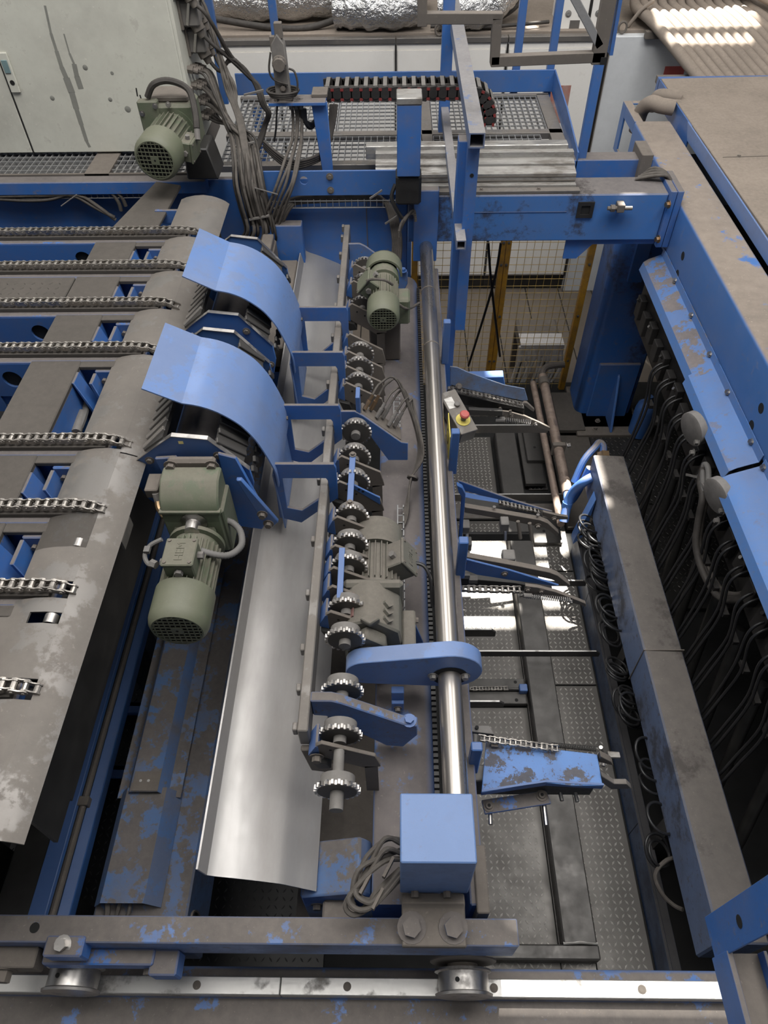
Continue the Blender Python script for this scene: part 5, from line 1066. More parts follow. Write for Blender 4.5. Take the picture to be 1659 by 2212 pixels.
pl = holed(-0.78, 0.06, 1.79, 1.905, -0.44, 1.862, 0.020, 3.425, 3.437).obj('front_plate', 'bluec', t)
for z in (1.815, 1.88): hexbolt((-0.315, 3.425, z), (0, -1, 0), 0.011, 0.008).obj('plate_bolt', 'dust', pl)
for x in (-0.62, -0.15): G().box(x, x + 0.004, 3.497, 3.4995, 1.1, 1.78).obj('panel_seam', 'dust', t)
for x in (-2.3, -1.0, 0.0): G().box(x - .05, x + .05, 3.53, 3.63, -0.012, 1.80).obj('leg', 'blue', t)
t = thing('corner_stand', 'brown dusty flat plate leaning from the table to the blue frame', 'plate', (-1.1, 3.2, 1.9))
G().prism([(-1.24, 2.86), (-1.03, 2.86), (-1.005, 3.32), (-1.13, 3.36)], 'z', 1.880, 1.895).obj('plate_body', 'deckd', t, bev=0.003)
G().box(-1.07, -0.93, 3.06, 3.075, 1.84, 1.90).obj('cross_strip', 'bluew', t, bev=0.002)
G().box(-1.03, -0.86, 2.86, 3.30, 1.50, 1.52).obj('dark_floor_plate', 'pitm', t)
# shaft end block with greasy bearing
t = thing('lifting_post', 'short blue box post with a grey cap above the shaft end', 'post', (0.06, 3.3, 1.75))
G().box(0.006, 0.112, 3.30, 3.41, 1.93, 2.235).obj('post_body', 'blue', t, bev=0.004)
G().box(0.004, 0.114, 3.298, 3.412, 2.235, 2.262).obj('post_cap', 'alu', t, bev=0.003)
G().box(0.0, 0.12, 3.31, 3.42, 1.79, 1.93).obj('greasy_block', 'black', t, bev=0.012)
G().lathe((0.155, 3.50, 1.53), (0, -1, 0), [(0, .055), (.06, .055), (.07, .045)], 20).obj('shaft_bearing', 'black', t)
G().box(0.09, 0.21, 3.40, 3.45, 1.45, 1.82).obj('bearing_plate', 'blue', t, bev=0.004)
G().tube([(0.0, 3.36, 1.87), (-0.02, 3.34, 1.82), (0.0, 3.33, 1.77), (0.03, 3.33, 1.72)], 0.010, 7, 3).obj('greasy_hose', 'black', t)
# ---- hand rail with open tube ends
t = thing('hand_rail', 'worn blue hand rail with open square tube ends in the middle', 'railing', (0.29, 3.5, 1.77))
def opentube(g, p0, p1, wd, ht, th=0.005, up=(0, 0, 1)):
    p0 = Vector(p0); p1 = Vector(p1); d = (p1 - p0).normalized(); s = d.cross(Vector(up)).normalized(); u = s.cross(d)
    for a, b, c, e in ((0, ht/2 - th/2, wd, th), (0, -ht/2 + th/2, wd, th), (wd/2 - th/2, 0, th, ht - 2*th), (-wd/2 + th/2, 0, th, ht - 2*th)):
        o = s*a + u*b; g.bar(p0 + o, p1 + o, c, e, up=u)
    return g
wr = M['wornrail'] = painted('worn_silver_blue_rail', (0.12, 0.17, 0.30), dust=(0.25, 0.235, 0.225), up=0.92, side=0.5, peel=0.10, scale=10, drough=0.45)
opentube(G(), (0.305, 2.80, 2.285), (0.310, 5.6, 2.285), 0.060, 0.055).obj('top_tube', wr, t)
opentube(G(), (0.300, 2.86, 2.255), (0.300, 2.86, 1.42), 0.046, 0.046, up=(0, 1, 0)).obj('front_post', 'bluep' if False else 'bluew', t)
G().lathe((0.300, 2.8365, 2.14), (0, -1, 0), [(0, .008), (.0006, .008)], 12).obj('bolt_hole', 'pitm', t)
G().box(0.245, 0.285, 2.885, 2.95, 1.02, 2.25).obj('rear_post', 'blue', t, bev=0.003)
opentube(G(), (0.268, 2.74, 1.90), (0.268, 4.25, 1.885), 0.040, 0.040).obj('mid_tube', wr, t)
G().box(0.238, 0.296, 4.20, 4.26, 1.77, 3.2).obj('far_post', 'blue', t, bev=0.003)
# ---- brown welded frame hanging in front
t = thing('angle_frame', 'brown welded angle iron frame at the top right of the hand rail', 'frame', (0.5, 2.95, 2.5))
Y = 2.95
def fr(a, b, wd=0.034, m='dust'): p0 = at(*a, y=Y); p1 = at(*b, y=Y); G().bar(p0, p1, wd, 0.034, up=(0, -1, 0)).obj('frame_bar', m, t, bev=0.002)
fr((905, 38), (1085, 38)); fr((1074, 28), (1068, 138)); fr((1060, 131), (1305, 121)); fr((1290, 137), (1325, -60), 0.05); fr((912, -40), (912, 55)); fr((1235, -15), (1295, 98), 0.028, 'gal')
p0 = at(1312, 118, y=Y); p1 = at(1340, -50, y=Y); G().bar(p0 + V(.012, .02, 0), p1 + V(.012, .02, 0), 0.012, 0.06, up=(0, -1, 0)).obj('blue_flange', 'bluew', t)
c = at(1302, 128, y=Y); G().box(c.x - .012, c.x + .012, Y - .022, Y - .0185, c.z - .012, c.z + .012).obj('open_end', 'pitm', t)
# ---- catwalk
t = thing('catwalk', 'steel grating catwalk with blue kick plates behind the girder', 'catwalk', (0, 4.3, 1.77))
def grate(x0, x1, y0, y1, z, p=0.0335):
    g = G(); n = int((x1-x0)/p)
    for k in range(n + 1): x = x0 + (x1-x0)*k/n; g.box(x - .0015, x + .0015, y0, y1, z - .028, z)
    n = max(2, int((y1-y0)/0.05))
    for k in range(n + 1): y = y0 + (y1-y0)*k/n; g.box(x0, x1, y - .002, y + .002, z - .008, z - .001)
    return g
for (x0, x1, y0, y1) in ((-0.93, -0.34, 4.245, 4.74), (-0.33, 0.14, 4.245, 4.74), (0.21, 0.85, 4.245, 4.74), (-0.93, 0.14, 3.86, 4.17), (0.21, 0.80, 3.86, 4.17), ):
    grate(x0, x1, y0, y1, 1.77).obj('grating_panel', 'gal', t, smooth=0, kind='stuff')
for (x0, x1, y0, y1) in ((-0.95, 0.93, 4.18, 4.235), (0.145, 0.205, 3.86, 4.74), (0.855, 0.93, 3.86, 4.76), (-0.95, 0.93, 3.80, 3.855), (-0.95, 0.93, 4.745, 4.775)): G().box(x0, x1, y0, y1, 1.74, 1.774).obj('frame_bar', 'dustm', t, bev=0.002)
G().box(-0.97, 0.955, 4.785, 4.795, 1.775, 1.895).obj('kick_plate', 'bluec', t, bev=0.002)
G().prism([(3.86, 1.70), (3.86, 1.80), (4.30, 1.86), (4.795, 1.895), (4.795, 1.775)], 'x', 0.952, 0.960).obj('side_kick_plate', 'bluec', t, bev=0.001)
for (x, y, z1) in ((-0.70, 4.82, 3.2), (0.725, 4.82, 3.2), (0.93, 4.82, 3.2), (0.985, 3.90, 3.0), (-1.06, 4.82, 3.2)): G().box(x - .022, x + .022, y - .02, y + .02, 1.72, z1).obj('rail_post', 'bluec', t, bev=0.003)
G().box(0.90, 1.36, 3.86, 3.96, 1.66, 1.76).obj('side_beam', 'blue', t, bev=0.004)
G().box(1.28, 1.34, 3.82, 4.0, 1.64, 1.80).obj('side_flange', 'dust', t, bev=0.003)
for x in (-0.85, 0.08): G().box(x - .03, x + .03, 4.70, 4.76, -0.25, 1.74).obj('leg', 'blue', t)
# ---- bracket with sensor unit and energy chain
t = thing('bracket_post', 'blue bracket post with dusty top plate on the catwalk edge', 'bracket', (-0.36, 3.7, 1.8))
G().prism([(-0.40, 2.125), (-0.325, 2.125), (-0.318, 1.80), (-0.372, 1.80)], 'y', 3.66, 3.68).obj('post_plate', 'bluep' if False else 'blue', t, bev=0.002)
G().box(-0.60, -0.33, 3.64, 3.74, 2.115, 2.13).obj('top_plate', 'blue', t, bev=0.002)
G().box(-0.40, -0.325, 3.70, 3.80, 2.13, 2.145).obj('chain_anchor', 'dust', t, bev=0.002)
t = thing('sensor_unit', 'grey upright scanner unit with coiled cables on the bracket post', 'sensor', (-0.53, 3.69, 2.13))
G().box(-0.575, -0.485, 3.66, 3.74, 2.13, 2.15).obj('unit_base', 'dust', t, bev=0.003)
G().prism([(-0.565, 2.15), (-0.495, 2.15), (-0.50, 2.36), (-0.53, 2.40), (-0.56, 2.36)], 'y', 3.67, 3.72).obj('unit_body', 'grey', t, bev=0.004)
G().lathe((-0.53, 3.67, 2.285), (0, -1, 0), [(0, .034), (.012, .034), (.014, .028), (.03, .026)], 20).obj('scanner_head', 'dust', t)
for k in range(8): a = 2*PI*k/8; G().cyl((-0.53 + .029*math.cos(a), 3.657, 2.285 + .029*math.sin(a)), (-0.53 + .029*math.cos(a), 3.653, 2.285 + .029*math.sin(a)), 0.003, n=6).obj('head_screw', 'steel', t)
G().box(-0.54, -0.505, 3.68, 3.71, 2.38, 2.44).box(-0.565, -0.54, 3.675, 3.70, 2.33, 2.39).obj('upper_bracket', 'dust', t, bev=0.002)
hexbolt((-0.525, 3.669, 2.185), (0, -1, 0), 0.012, 0.010).obj('body_bolt', 'dust', t)
for k in range(3): G().tube([V(-0.53 + (.062 + .006*k)*math.cos(a), 3.68 + .055*math.sin(a), 2.155 + .008*k) for a in [2*PI*j/14 for j in range(15)]], 0.006, 7, 2).obj('coiled_cable', 'cabled', t, smooth=80)
G().tube([(-0.49, 3.68, 2.26), (-0.465, 3.67, 2.25), (-0.455, 3.66, 2.20), (-0.47, 3.66, 2.16)], 0.005, 6, 4).tube([(-0.565, 3.67, 2.33), (-0.58, 3.66, 2.26), (-0.56, 3.66, 2.22), (-0.50, 3.66, 2.20)], 0.005, 6, 4).obj('unit_cable', 'cabled', t)
ec = thing('energy_chain', 'black plastic energy chain with red clips above the catwalk', 'cable chain', (0, 3.9, 1.95))
def ring(cx, cz, a): return (cx, cz, a)
path = [(-0.335 + k*0.0475, 2.085, 0) for k in range(15)]
cx, cz = path[-1][0] + .03, 2.085
for k in range(1, 6): a = math.radians(18*k + 5); path.append((cx + 0.115*math.sin(a), cz - 0.115*(1 - math.cos(a)), -18*k))
gl = None
for k, (x, z, a) in enumerate(path):
    m = Matrix.Translation((x, 3.87, z)) @ rot('Y', -a)
    l = G(); 
    l.prism([(-.03, -.030), (.012, -.036), (.026, -.02), (.026, .02), (.012, .036), (-.03, .030)], 'y', -.006, .006)
    lk = l.xf(m).obj('chain_link', 'plast', ec, bev=0.002)
    G().cyl((-.002, -.0065, 0), (-.002, -.0085, 0), 0.021, n=16).xf(m).obj('link_boss', 'plast', lk)
    G().prism([(-.03, -.030), (.012, -.036), (.026, -.02), (.026, .02), (.012, .036), (-.03, .030)], 'y', .119, .131).xf(m).obj('rear_side', 'plast', lk)
    G().box(-.012, .008, 0, .125, .033, .039).xf(m).obj('cross_stay', 'grey', lk, bev=0.001)
    G().box(.014, .030, -.0075, -.004, .016, .028).xf(m).obj('red_clip', 'redd', lk); G().box(.014, .030, -.0075, -.004, -.028, -.016).xf(m).obj('red_clip', 'redd', lk)
for k in range(7): G().tube([(-0.36, 3.885 + .015*k, 2.08 + .006*(k % 3)), (-0.2, 3.885 + .015*k, 2.085), (0.30, 3.885 + .015*k, 2.085 + .006*(k % 2)), (0.40, 3.885 + .015*k, 2.05), (0.43, 3.885 + .015*k, 1.98)], 0.0085, 7, 4).obj('inner_cable', 'cabled', ec)
# ---- fence
t = thing('safety_fence', 'yellow framed wire mesh safety fence below the blue girder', 'fence', (0.7, 4.15, -0.25))
for (x0, x1) in ((0.655, 0.682), (0.686, 0.716), (1.205, 1.245), (0.10, 0.14)): G().box(x0, x1, 4.135, 4.165, -0.25, 1.35).obj('fence_post', 'yellow', t, bev=0.002)
for z in (0.25, 0.62, 1.0, 1.15):
    for x in (0.668, 0.70, 1.225): hexbolt((x, 4.135, z), (0, -1, 0), 0.006, 0.004).obj('fence_bolt', 'dust', t)
for (x0, x1) in ((0.145, 0.652), (0.72, 1.20)):
    g = G(); n = int((x1-x0)/0.047)
    for k in range(n + 1): x = x0 + (x1-x0)*k/n; g.cyl((x, 4.155, -0.24), (x, 4.155, 1.33), 0.0017, n=5)
    for k in range(32): z = -0.22 + k*0.0505; g.cyl((x0, 4.150, z), (x1, 4.150, z), 0.0019, n=5)
    g.obj('wire_mesh', 'yellowm', t, kind='stuff', smooth=60)
for (a, b, c) in (((1055, 525), (1062, 620), (1080, 770)), ((1082, 525), (1064, 620), (1012, 790))):
    o = G().tube([at(*a, y=4.0), at(*b, y=4.0), at(*c, y=4.0)], 0.008, 7, 5).obj('hanging_cable', 'hose'); tag(o, 'black cable hanging in front of the fence, %s at the top' % ('left one' if a[0] == 1055 else 'right one'), 'cable')
# ---- wrapped stack behind the fence
t = thing('wrapped_pallet_box', 'dusty crate wrapped in torn white stretch film behind the fence', 'crate', (1.05, 4.55, -0.25))
G().box(0.93, 1.24, 4.40, 4.75, 0.08, 0.20).obj('crate_top', 'dust', t, bev=0.02)
for (x, y) in ((0.95, 4.42), (1.21, 4.42), (0.95, 4.72), (1.21, 4.72)): G().box(x - .02, x + .02, y - .02, y + .02, -0.25, 0.10).obj('leg', 'dust', t)
random.seed(5)
for k in range(14):
    x = 0.925 + random.random()*0.32; G().tube([(x, 4.39, 0.19), (x - .01 + random.random()*.03, 4.375, 0.10), (x - .03 + random.random()*.05, 4.36, 0.0), (x - .05, 4.35, -0.15 - random.random()*.08)], [0.02, 0.014, 0.02, 0.012, 0.016, 0.01], 6, 2).obj('film_fold', 'film', t, smooth=80)
G().prism([(4.38, 0.205), (4.38, 0.10), (4.372, 0.10), (4.374, 0.212), (4.52, 0.212), (4.52, 0.205)], 'x', 0.925, 1.245).obj('film_band', 'film', t)

# ================================================================== WHITE CABINETS BEHIND
YF = 5.85
wc = [(-3.0, -1.60), (-1.595, -0.87), (-0.865, 0.0), (0.005, 0.80), (0.805, 1.52)]
names = ['white switch cabinet at the far left behind the catwalk', 'white switch cabinet behind the sensor unit', 'white switch cabinet behind the energy chain', 'white switch cabinet behind the hand rail', 'white switch cabinet with a scuffed red patch']
for (x0, x1), l in zip(wc, names):
    t = thing('switch_cabinet', l, 'cabinet', ((x0+x1)/2, YF, -0.25), 'white switch cabinets')
    G().box(x0, x1, YF, YF + 0.9, -0.10, 1.74).obj('cabinet_body', 'white', t, bev=0.004)
    G().box(x0 + .01, x1 - .01, YF - 0.012, YF, -0.08, 1.70).obj('cabinet_door', 'white', t, bev=0.003)
    G().box(x0, x1, YF + .03, YF + .87, -0.25, -0.10).obj('plinth', 'black', t)
    G().box(x1 - .004, x1 + .009, YF - .0135, YF + .02, -0.1, 1.73).obj('door_gap', 'black', t)
    G().box(x0, x1, YF - 0.015, YF + 0.05, 1.742, 1.775).obj('top_trim', 'dustm', t, bev=0.002)
    if x0 > 0.8:
        G().box(1.13, 1.30, YF - .0135, YF - .0122, 1.20, 1.46).obj('red_patch', painted('scuffed_red_patch', (0.42, 0.12, 0.08), dust=(0.38, 0.34, 0.32), up=0, side=1.0, scale=5), t)
t = thing('switch_cabinet', 'tall pale cabinet in shade behind the pipe bundle', 'cabinet', (2.4, YF, -0.25))
G().box(1.53, 3.4, YF - 0.02, YF + 0.9, -0.25, 1.77).obj('cabinet_body', plain('shaded_white_cabinet', (0.62, 0.64, 0.66), 0.45, var=0.05), t, bev=0.004)  # bluish shade on the white cabinet put into the colour
G().box(1.527, 1.533, YF - 0.03, YF - 0.02, -0.25, 1.77).obj('door_gap', 'dust', t)
o = G().box(1.955, 2.10, YF - .025, YF - .0205, 1.40, 1.58).obj('sign_plate', 'red', t)
t = thing('bolted_box', 'white bolted box standing on the white cabinets', 'box', (1.37, 6.0, 1.775))
G().box(1.17, 1.55, 5.95, 6.3, 1.775, 2.45).obj('box_body', 'white', t, bev=0.004)
for (x, z) in ((1.22, 1.88), (1.31, 1.88), (1.43, 1.88), (1.52, 1.88), (1.22, 2.02), (1.31, 2.02), (1.43, 2.02), (1.52, 2.02)): G().lathe((x, 5.95, z), (0, -1, 0), [(0, .022), (.003, .022), (.004, .012), (.010, .012)], 14).obj('box_bolt', 'alu', t)
G().box(1.36, 1.38, 5.945, 5.951, 1.775, 2.45).obj('box_gap', 'black', t); G().box(1.24, 1.31, 5.948, 5.9505, 1.79, 1.84).obj('paper_label', 'dustm', t)
t = thing('switch_cabinet', 'worn white cabinet at the top right picture edge', 'cabinet', (3.2, 5.8, 1.79))
G().box(2.86, 4.1, 5.75, 6.6, 1.79, 2.55).obj('cabinet_body', 'white', t, bev=0.004)
o = G().box(2.86, 4.1, 5.74, 5.75, 2.06, 2.068).obj('door_gap', 'black', t)
G().box(-6, 7, 11.0, 11.1, -0.25, 6.9).obj('wall_back', plain('dark_hall_wall', (0.10, 0.095, 0.09), 0.8), kind='structure', label='dim back wall of the hall', category='wall')
# deck on top of the cabinets
t = G().box(-4, 4.6, YF + 0.05, 8.2, 1.745, 1.79).obj('cabinet_roof', 'brownd', bev=0.002); tag(t, 'brown dusty roof boards on top of the white cabinets', 'boards')
# foil ducts
def crumple(g, amp, seed):
    random.seed(seed)
    for v in g.v: v += Vector((random.uniform(-1, 1), random.uniform(-1, 1), random.uniform(-1, 1)))*amp
    return g
def duct(pts, r, label, seed, amp=0.004):
    path = spline([Vector(p) for p in pts], 12); g = G(); rr_ = []
    random.seed(seed)
    for k in range(len(path)): rr_.append(r*(1 + 0.05*math.sin(k*0.9) + random.uniform(-.03, .03)))
    g.tube(path, rr_, 26, 1); crumple(g, amp, seed); o = g.obj('foil_duct', 'foil', smooth=25); tag(o, label, 'duct', 'foil ducts'); return o
duct([(-1.75, 6.35, 1.98), (-1.2, 6.24, 1.95), (-0.7, 6.22, 1.95), (-0.2, 6.30, 1.97), (0.25, 6.45, 2.05)], 0.15, 'long crinkled silver foil duct at the top left of the hall', 1)
duct([(-0.42, 6.02, 1.93), (-0.25, 5.99, 1.93), (0.0, 5.97, 1.93), (0.17, 6.02, 1.95)], 0.135, 'short fat silver foil duct left of the hand rail', 2)
duct([(0.30, 5.98, 1.92), (0.50, 5.97, 1.92), (0.68, 6.02, 1.94), (0.76, 6.15, 2.05), (0.70, 6.35, 2.2)], 0.135, 'bent silver foil duct right of the hand rail', 3)
for k, (P, l) in enumerate(((((-1.3, 6.02, 1.86), (-0.9, 5.99, 1.81), (-0.6, 5.99, 1.81), (-0.25, 6.1, 1.90), (0.15, 6.3, 2.10)), 'long dark hose drooping in front of the foil duct'), (((0.25, 5.93, 1.82), (0.6, 5.92, 1.815), (0.9, 5.95, 1.82), (1.1, 6.0, 1.82)), 'thin dark cable lying on the cabinet roof'), (((0.80, 6.3, 2.3), (0.86, 6.2, 2.1), (0.78, 6.1, 1.95), (0.72, 6.05, 1.85)), 'thick brown hose beside the bent foil duct'), (((0.98, 6.35, 2.3), (0.98, 6.2, 2.05), (0.88, 6.1, 1.90), (0.75, 6.05, 1.83)), 'second brown hose dropping behind the blue post'))):
    o = G().tube(P, (0.022, 0.012, 0.025, 0.016)[k], 9, 6).obj('roof_hose', 'cabled', smooth=80); tag(o, l, 'hose')
for k, x in enumerate((0.31, 1.60)):
    o = G().tube([V(x + .028*math.cos(a), 5.87, 1.815 + .034*math.sin(a)) for a in [2*PI*j/16 for j in range(17)]], 0.008, 7, 1).obj('lifting_eye', 'dust'); tag(o, ('small lifting eye on the cabinet edge beside the hand rail', 'small lifting eye on the cabinet edge by the bolted box')[k], 'eye bolt')
# pipe bundle at the upper right
for k in range(16):
    t = G().tube([(1.78 + k*0.066, 6.35 + .03*math.sin(k), 1.88), (1.73 + k*0.066, 6.10, 1.875 + .006*math.sin(k*2.1)), (1.80 + k*0.066, 5.80, 1.85), (1.99 + k*0.066, 5.2, 1.70), (2.12 + k*0.066, 4.8, 1.60)], 0.030 if k else 0.036, 12, 5).obj('supply_pipe', 'brownd', smooth=80)
    tag(t, ordl(k) + ' dusty supply pipe from the left in the upper right bundle', 'pipe', 'bundled supply pipes')
o = thing('pipe_rack', 'steel rack holding the bundled pipes over the cabinets', 'rack', (2.1, 5, 1.8))
for y, z in ((5.3, 1.68), (5.78, 1.81)): G().box(1.75, 3.1, y, y + .05, z - .045, z).obj('rack_bar', 'dust', o, bev=0.002)
for x, y in ((1.95, 5.3), (3.05, 5.3)): G().box(x - .02, x + .02, y, y + .04, -0.25, 1.64).obj('leg', 'black', o)
for k, (P, r, l) in enumerate(((((1.95, 6.5, 2.05), (2.25, 6.25, 2.02), (2.6, 5.9, 2.0), (3.1, 5.6, 1.9)), .026, 'dusty hose crossing above the pipe bundle'), (((2.4, 6.4, 1.98), (2.55, 6.0, 1.96), (2.75, 5.6, 1.9), (2.9, 5.3, 1.84)), .03, 'stray grey pipe right of the pipe bundle'), (((1.8, 6.6, 2.15), (2.1, 6.5, 2.08), (2.35, 6.4, 2.02)), .03, 'short dusty pipe behind the pipe bundle'), (((1.66, 5.95, 1.80), (1.72, 5.93, 1.90), (1.80, 5.95, 1.95)), .013, 'thin bent cable at the start of the pipe bundle'))):
    o = G().tube(P, r, 10, 6).obj('loose_pipe', 'brownd', smooth=80); tag(o, l, 'pipe')
o = G().lathe((1.75, 6.35, 2.35), (1, 0.1, 0), [(0, .2), (.3, .24), (.7, .22), (.9, .16)], 20).obj('dusty_tank', 'brownd'); tag(o, 'dusty round tank at the very top right edge', 'tank')
t = thing('cable_trunk_bar', 'toothed black cable comb right of the pipe bundle', 'cable comb', (2.5, 5.0, 2.0))
for k in range(22): G().box(2.62 + k*.012, 2.632 + k*.012 - .004, 5.72 - k*.035, 5.72 - k*.035 + .014, 1.88 - k*.006, 1.92 - k*.006).obj('comb_tooth', 'plast', t)
G().bar((2.63, 5.73, 1.87), (2.89, 4.93, 1.74), 0.05, 0.02).obj('comb_base', 'plast', t)

# ================================================================== GREY CABINET AND ITS CABLES
t = thing('control_cabinet', 'large pale grey control cabinet with stains at the top left', 'cabinet', (-1.7, 4.0, 1.85))
G().box(-3.4, -0.995, 3.745, 4.35, 1.87, 3.30).obj('cabinet_body', 'cab', t, bev=0.012)
d1 = G().box(-3.35, -1.845, 3.725, 3.745, 1.88, 3.25).obj('cabinet_door', 'cab', t, bev=0.004)
d2 = G().box(-1.838, -1.005, 3.725, 3.745, 1.88, 3.25).obj('cabinet_door', 'cab', t, bev=0.004)
G().box(-1.8455, -1.8375, 3.728, 3.746, 1.88, 3.25).obj('door_gap', 'black', t)
hd = G().box(-1.835, -1.79, 3.715, 3.725, 2.16, 2.33).obj('door_handle', 'cab', d2, bev=0.004)
G().box(-1.828, -1.80, 3.711, 3.716, 2.245, 2.30).obj('handle_lever', plain('blue_grey_lever', (0.16, 0.24, 0.25), 0.5), d2, bev=0.002); G().lathe((-1.812, 3.7148, 2.205), (0, -1, 0), [(0, .011), (.001, .011)], 14).obj('key_hole', 'pitm', d2)
M['drip'] = plain('drip_stain', (0.24, 0.24, 0.215), 0.5, var=0.1)
P = [(97, 12), (110, 72), (122, 110), (133, 145), (143, 168), (155, 200), (165, 235), (176, 270), (187, 305), (194, 318)]
for a, b, wd in [(P[k], P[k+1], (0.010, .013, .018, .022, .032, .028, .022, .018, .014)[k]) for k in range(9)]:
    p0 = at(*a, y=3.7246); p1 = at(*b, y=3.7246); G().bar(p0, p1, wd, 0.0004, up=(0, -1, 0)).obj('drip_stain', 'drip', t)
P = [(138, 73), (150, 115), (160, 138), (166, 165), (175, 192)]
for a, b, wd in [(P[k], P[k+1], (0.006, .010, .022, .026)[k]) for k in range(4)]:
    p0 = at(*a, y=3.7246); p1 = at(*b, y=3.7246); G().bar(p0, p1, wd, 0.0004, up=(0, -1, 0)).obj('drip_stain', 'drip', t)
for (x, y, r) in ((184, 146, .012), (276, 236, .015), (238, 215, .010), (242, 158, .008), (113, 212, .011)): c = at(x, y, y=3.7248); G().lathe(c, (0, -1, 0), [(0, r), (.0006, r*.9)], 14).obj('spot_stain', 'drip', t)
for a, b in (((294, 190), (297, 208)), ((302, 205), (312, 235)), ((312, 235), (317, 248))): G().bar(at(*a, y=3.7246), at(*b, y=3.7246), 0.006, 0.0004, up=(0, -1, 0)).obj('scratch', 'pitm', t)
G().box(-3.4, -1.0, 3.80, 4.3, 1.78, 1.87).obj('cabinet_plinth', 'dust', t)
g_ = thing('grating_strip', 'narrow steel grating strip below the grey cabinet', 'grating', (-1.6, 3.6, 1.84))
grate(-2.5, -1.0, 3.505, 3.76, 1.868).obj('grating_panel', 'gal', g_, smooth=0, kind='stuff')
for q in (3.50, 3.765): G().box(-2.5, -1.0, q, q + .012, 1.835, 1.87).obj('grating_edge', 'dust', g_)
G().box(-1.52, -1.40, 3.50, 3.77, 1.862, 1.872).obj('grating_joint', 'dust', g_)
o = G().box(-0.993, -0.985, 3.80, 3.93, 2.50, 2.72).obj('vent_plate', 'cab', t, bev=0.002)
o = G().lathe(at(160, 352, z=1.79), (0, 0, 1), [(0, .034), (.008, .034), (.008, .014), (.002, .014)], 18).obj('loose_washer', 'alu'); tag(o, 'loose steel washer lying on the grating under the cabinet', 'washer')
# plug housings on the cabinet side
SX = -0.995
for i, (y, z, l) in enumerate(((3.86, 2.56, 'upper plug housing with a thick cable on the cabinet side'), (3.90, 2.43, 'second plug housing on the cabinet side'), (3.94, 2.31, 'third plug housing, with an open bracket, on the cabinet side'))):
    t = thing('plug_housing', l, 'plug', (SX, y, z), 'plug housings on the cabinet side')
    for j in (0, 1):
        yy = y + j*0.11
        b = G().box(SX, SX + 0.085, yy - .04, yy + .045, z - .05, z + .05).obj('housing', 'grey', t, bev=0.008); G().box(SX - .002, SX + .012, yy - .055, yy + .06, z - .06, z + .06).obj('housing_flange', 'dust', b, bev=0.004)
        G().lathe((SX + .06, yy, z - .045), (0.35, -0.1, -0.8), [(0, .030), (.03, .030), (.034, .02), (.06, .016)], 16).obj('cable_nut', 'dust', b)
    G().bar((SX + .03, y - .045, z - .04), (SX + .06, y - .05, z + .06), .008, .012).obj('locking_lever', 'steel', t)
t = thing('gland_rows', 'rows of dusty cable glands on the lower cabinet side', 'cable glands', (SX, 3.9, 2.0))
gl = []
for k in range(16):
    r_, c_ = divmod(k, 4); y = 3.82 + .055*c_ + .015*r_; z = 2.22 - .075*r_ - .012*c_
    G().hexa((SX, y, z), (SX + .028, y - .003, z - .004), 0.018).cyl((SX + .028, y - .003, z - .004), (SX + .05, y - .005, z - .010), 0.013, n=10).obj('cable_gland', 'dust', t); gl.append(V(SX + .05, y - .005, z - .01))

# cable harness from the cabinet down to the floor
random.seed(11)
t = thing('cable_harness', 'big dusty bundle of cables falling from the cabinet side to the floor', 'cables', (-0.7, 3.6, 1.3))
def J(a): return random.uniform(-a, a)
# main falling bundle: rows in the photograph followed at the depth of the frame
for k in range(16):
    s = gl[k % len(gl)]; ox = -30 + k*4.2 + J(3)
    G().tube([s, s + V(.04, -.02, -.03 + J(.02)), at(500 + ox*.5 + J(4), 262 + k, y=3.72 + J(.02)), at(522 + ox*.8, 300 + J(6), y=3.66 + J(.03)), at(530 + ox*.9, 345, y=3.46 + J(.03)), at(536 + ox, 400, y=3.39 + J(.02)), at(548 + ox, 450, y=3.38 + J(.02)), at(560 + ox, 500, y=3.38 + J(.03)), at(545 + ox*1.4, 530 + J(6), y=3.40 + J(.03)), at(520 + ox*1.2, 545 + J(5), y=3.38)], 0.0062 + .0015*(k % 3), 7, 4).obj('cable', 'cable' if k % 3 else 'cabled', t, smooth=80)
# from the upper plugs into the harness
pl = [V(SX + .085, 3.855, 2.47), V(SX + .085, 3.965, 2.47), V(SX + .085, 3.895, 2.34), V(SX + .085, 4.005, 2.34), V(SX + .085, 3.935, 2.22), V(SX + .085, 4.045, 2.22)]
for k in range(12):
    s = pl[k % 6]; q = k*2.0
    if k % 2: P = [s, s + V(.03, -.02, -.06), at(478 + q, 165 + J(6), y=3.85), at(488 + q, 200, y=3.82), at(500 + q*.5, 225, y=3.78), at(512 + q*.6, 262, y=3.72), at(525 + q*.5, 330, y=3.50), at(540 + q*.5, 410, y=3.38)]
    else: P = [s, s + V(.05, -.02, -.04), at(500, 122 + q*.5, y=3.9), at(530 + q*.5, 150 + q, y=3.92), at(552 + q*.4, 185, y=3.92), at(565 + q*.4, 225, y=3.9), at(578 + q*.3, 245, y=3.9), at(570 + q*.3, 270, y=3.92), at(560 + q*.4, 300, y=3.9), at(552, 330 + q*.4, y=3.85)]
    G().tube(P, 0.0068 + .0025*(k % 4 == 0), 7, 4).obj('cable', 'cable' if k % 2 else 'cabled', t, smooth=80)
for q, y in (((528, 312), 3.64), ((540, 365), 3.55), ((560, 470), 3.41), ((548, 200), 3.91)):
    c = at(*q, y=y - .05); G().bar(c + V(-.05, 0, -.01), c + V(.05, 0, .01), .008, .012, up=(0, -1, 0)).obj('cable_tie', 'grey', t)
G().bar(at(530, 400, y=3.38), at(600, 420, y=3.36), .004, .004).obj('loose_tie_end', 'grey', t)
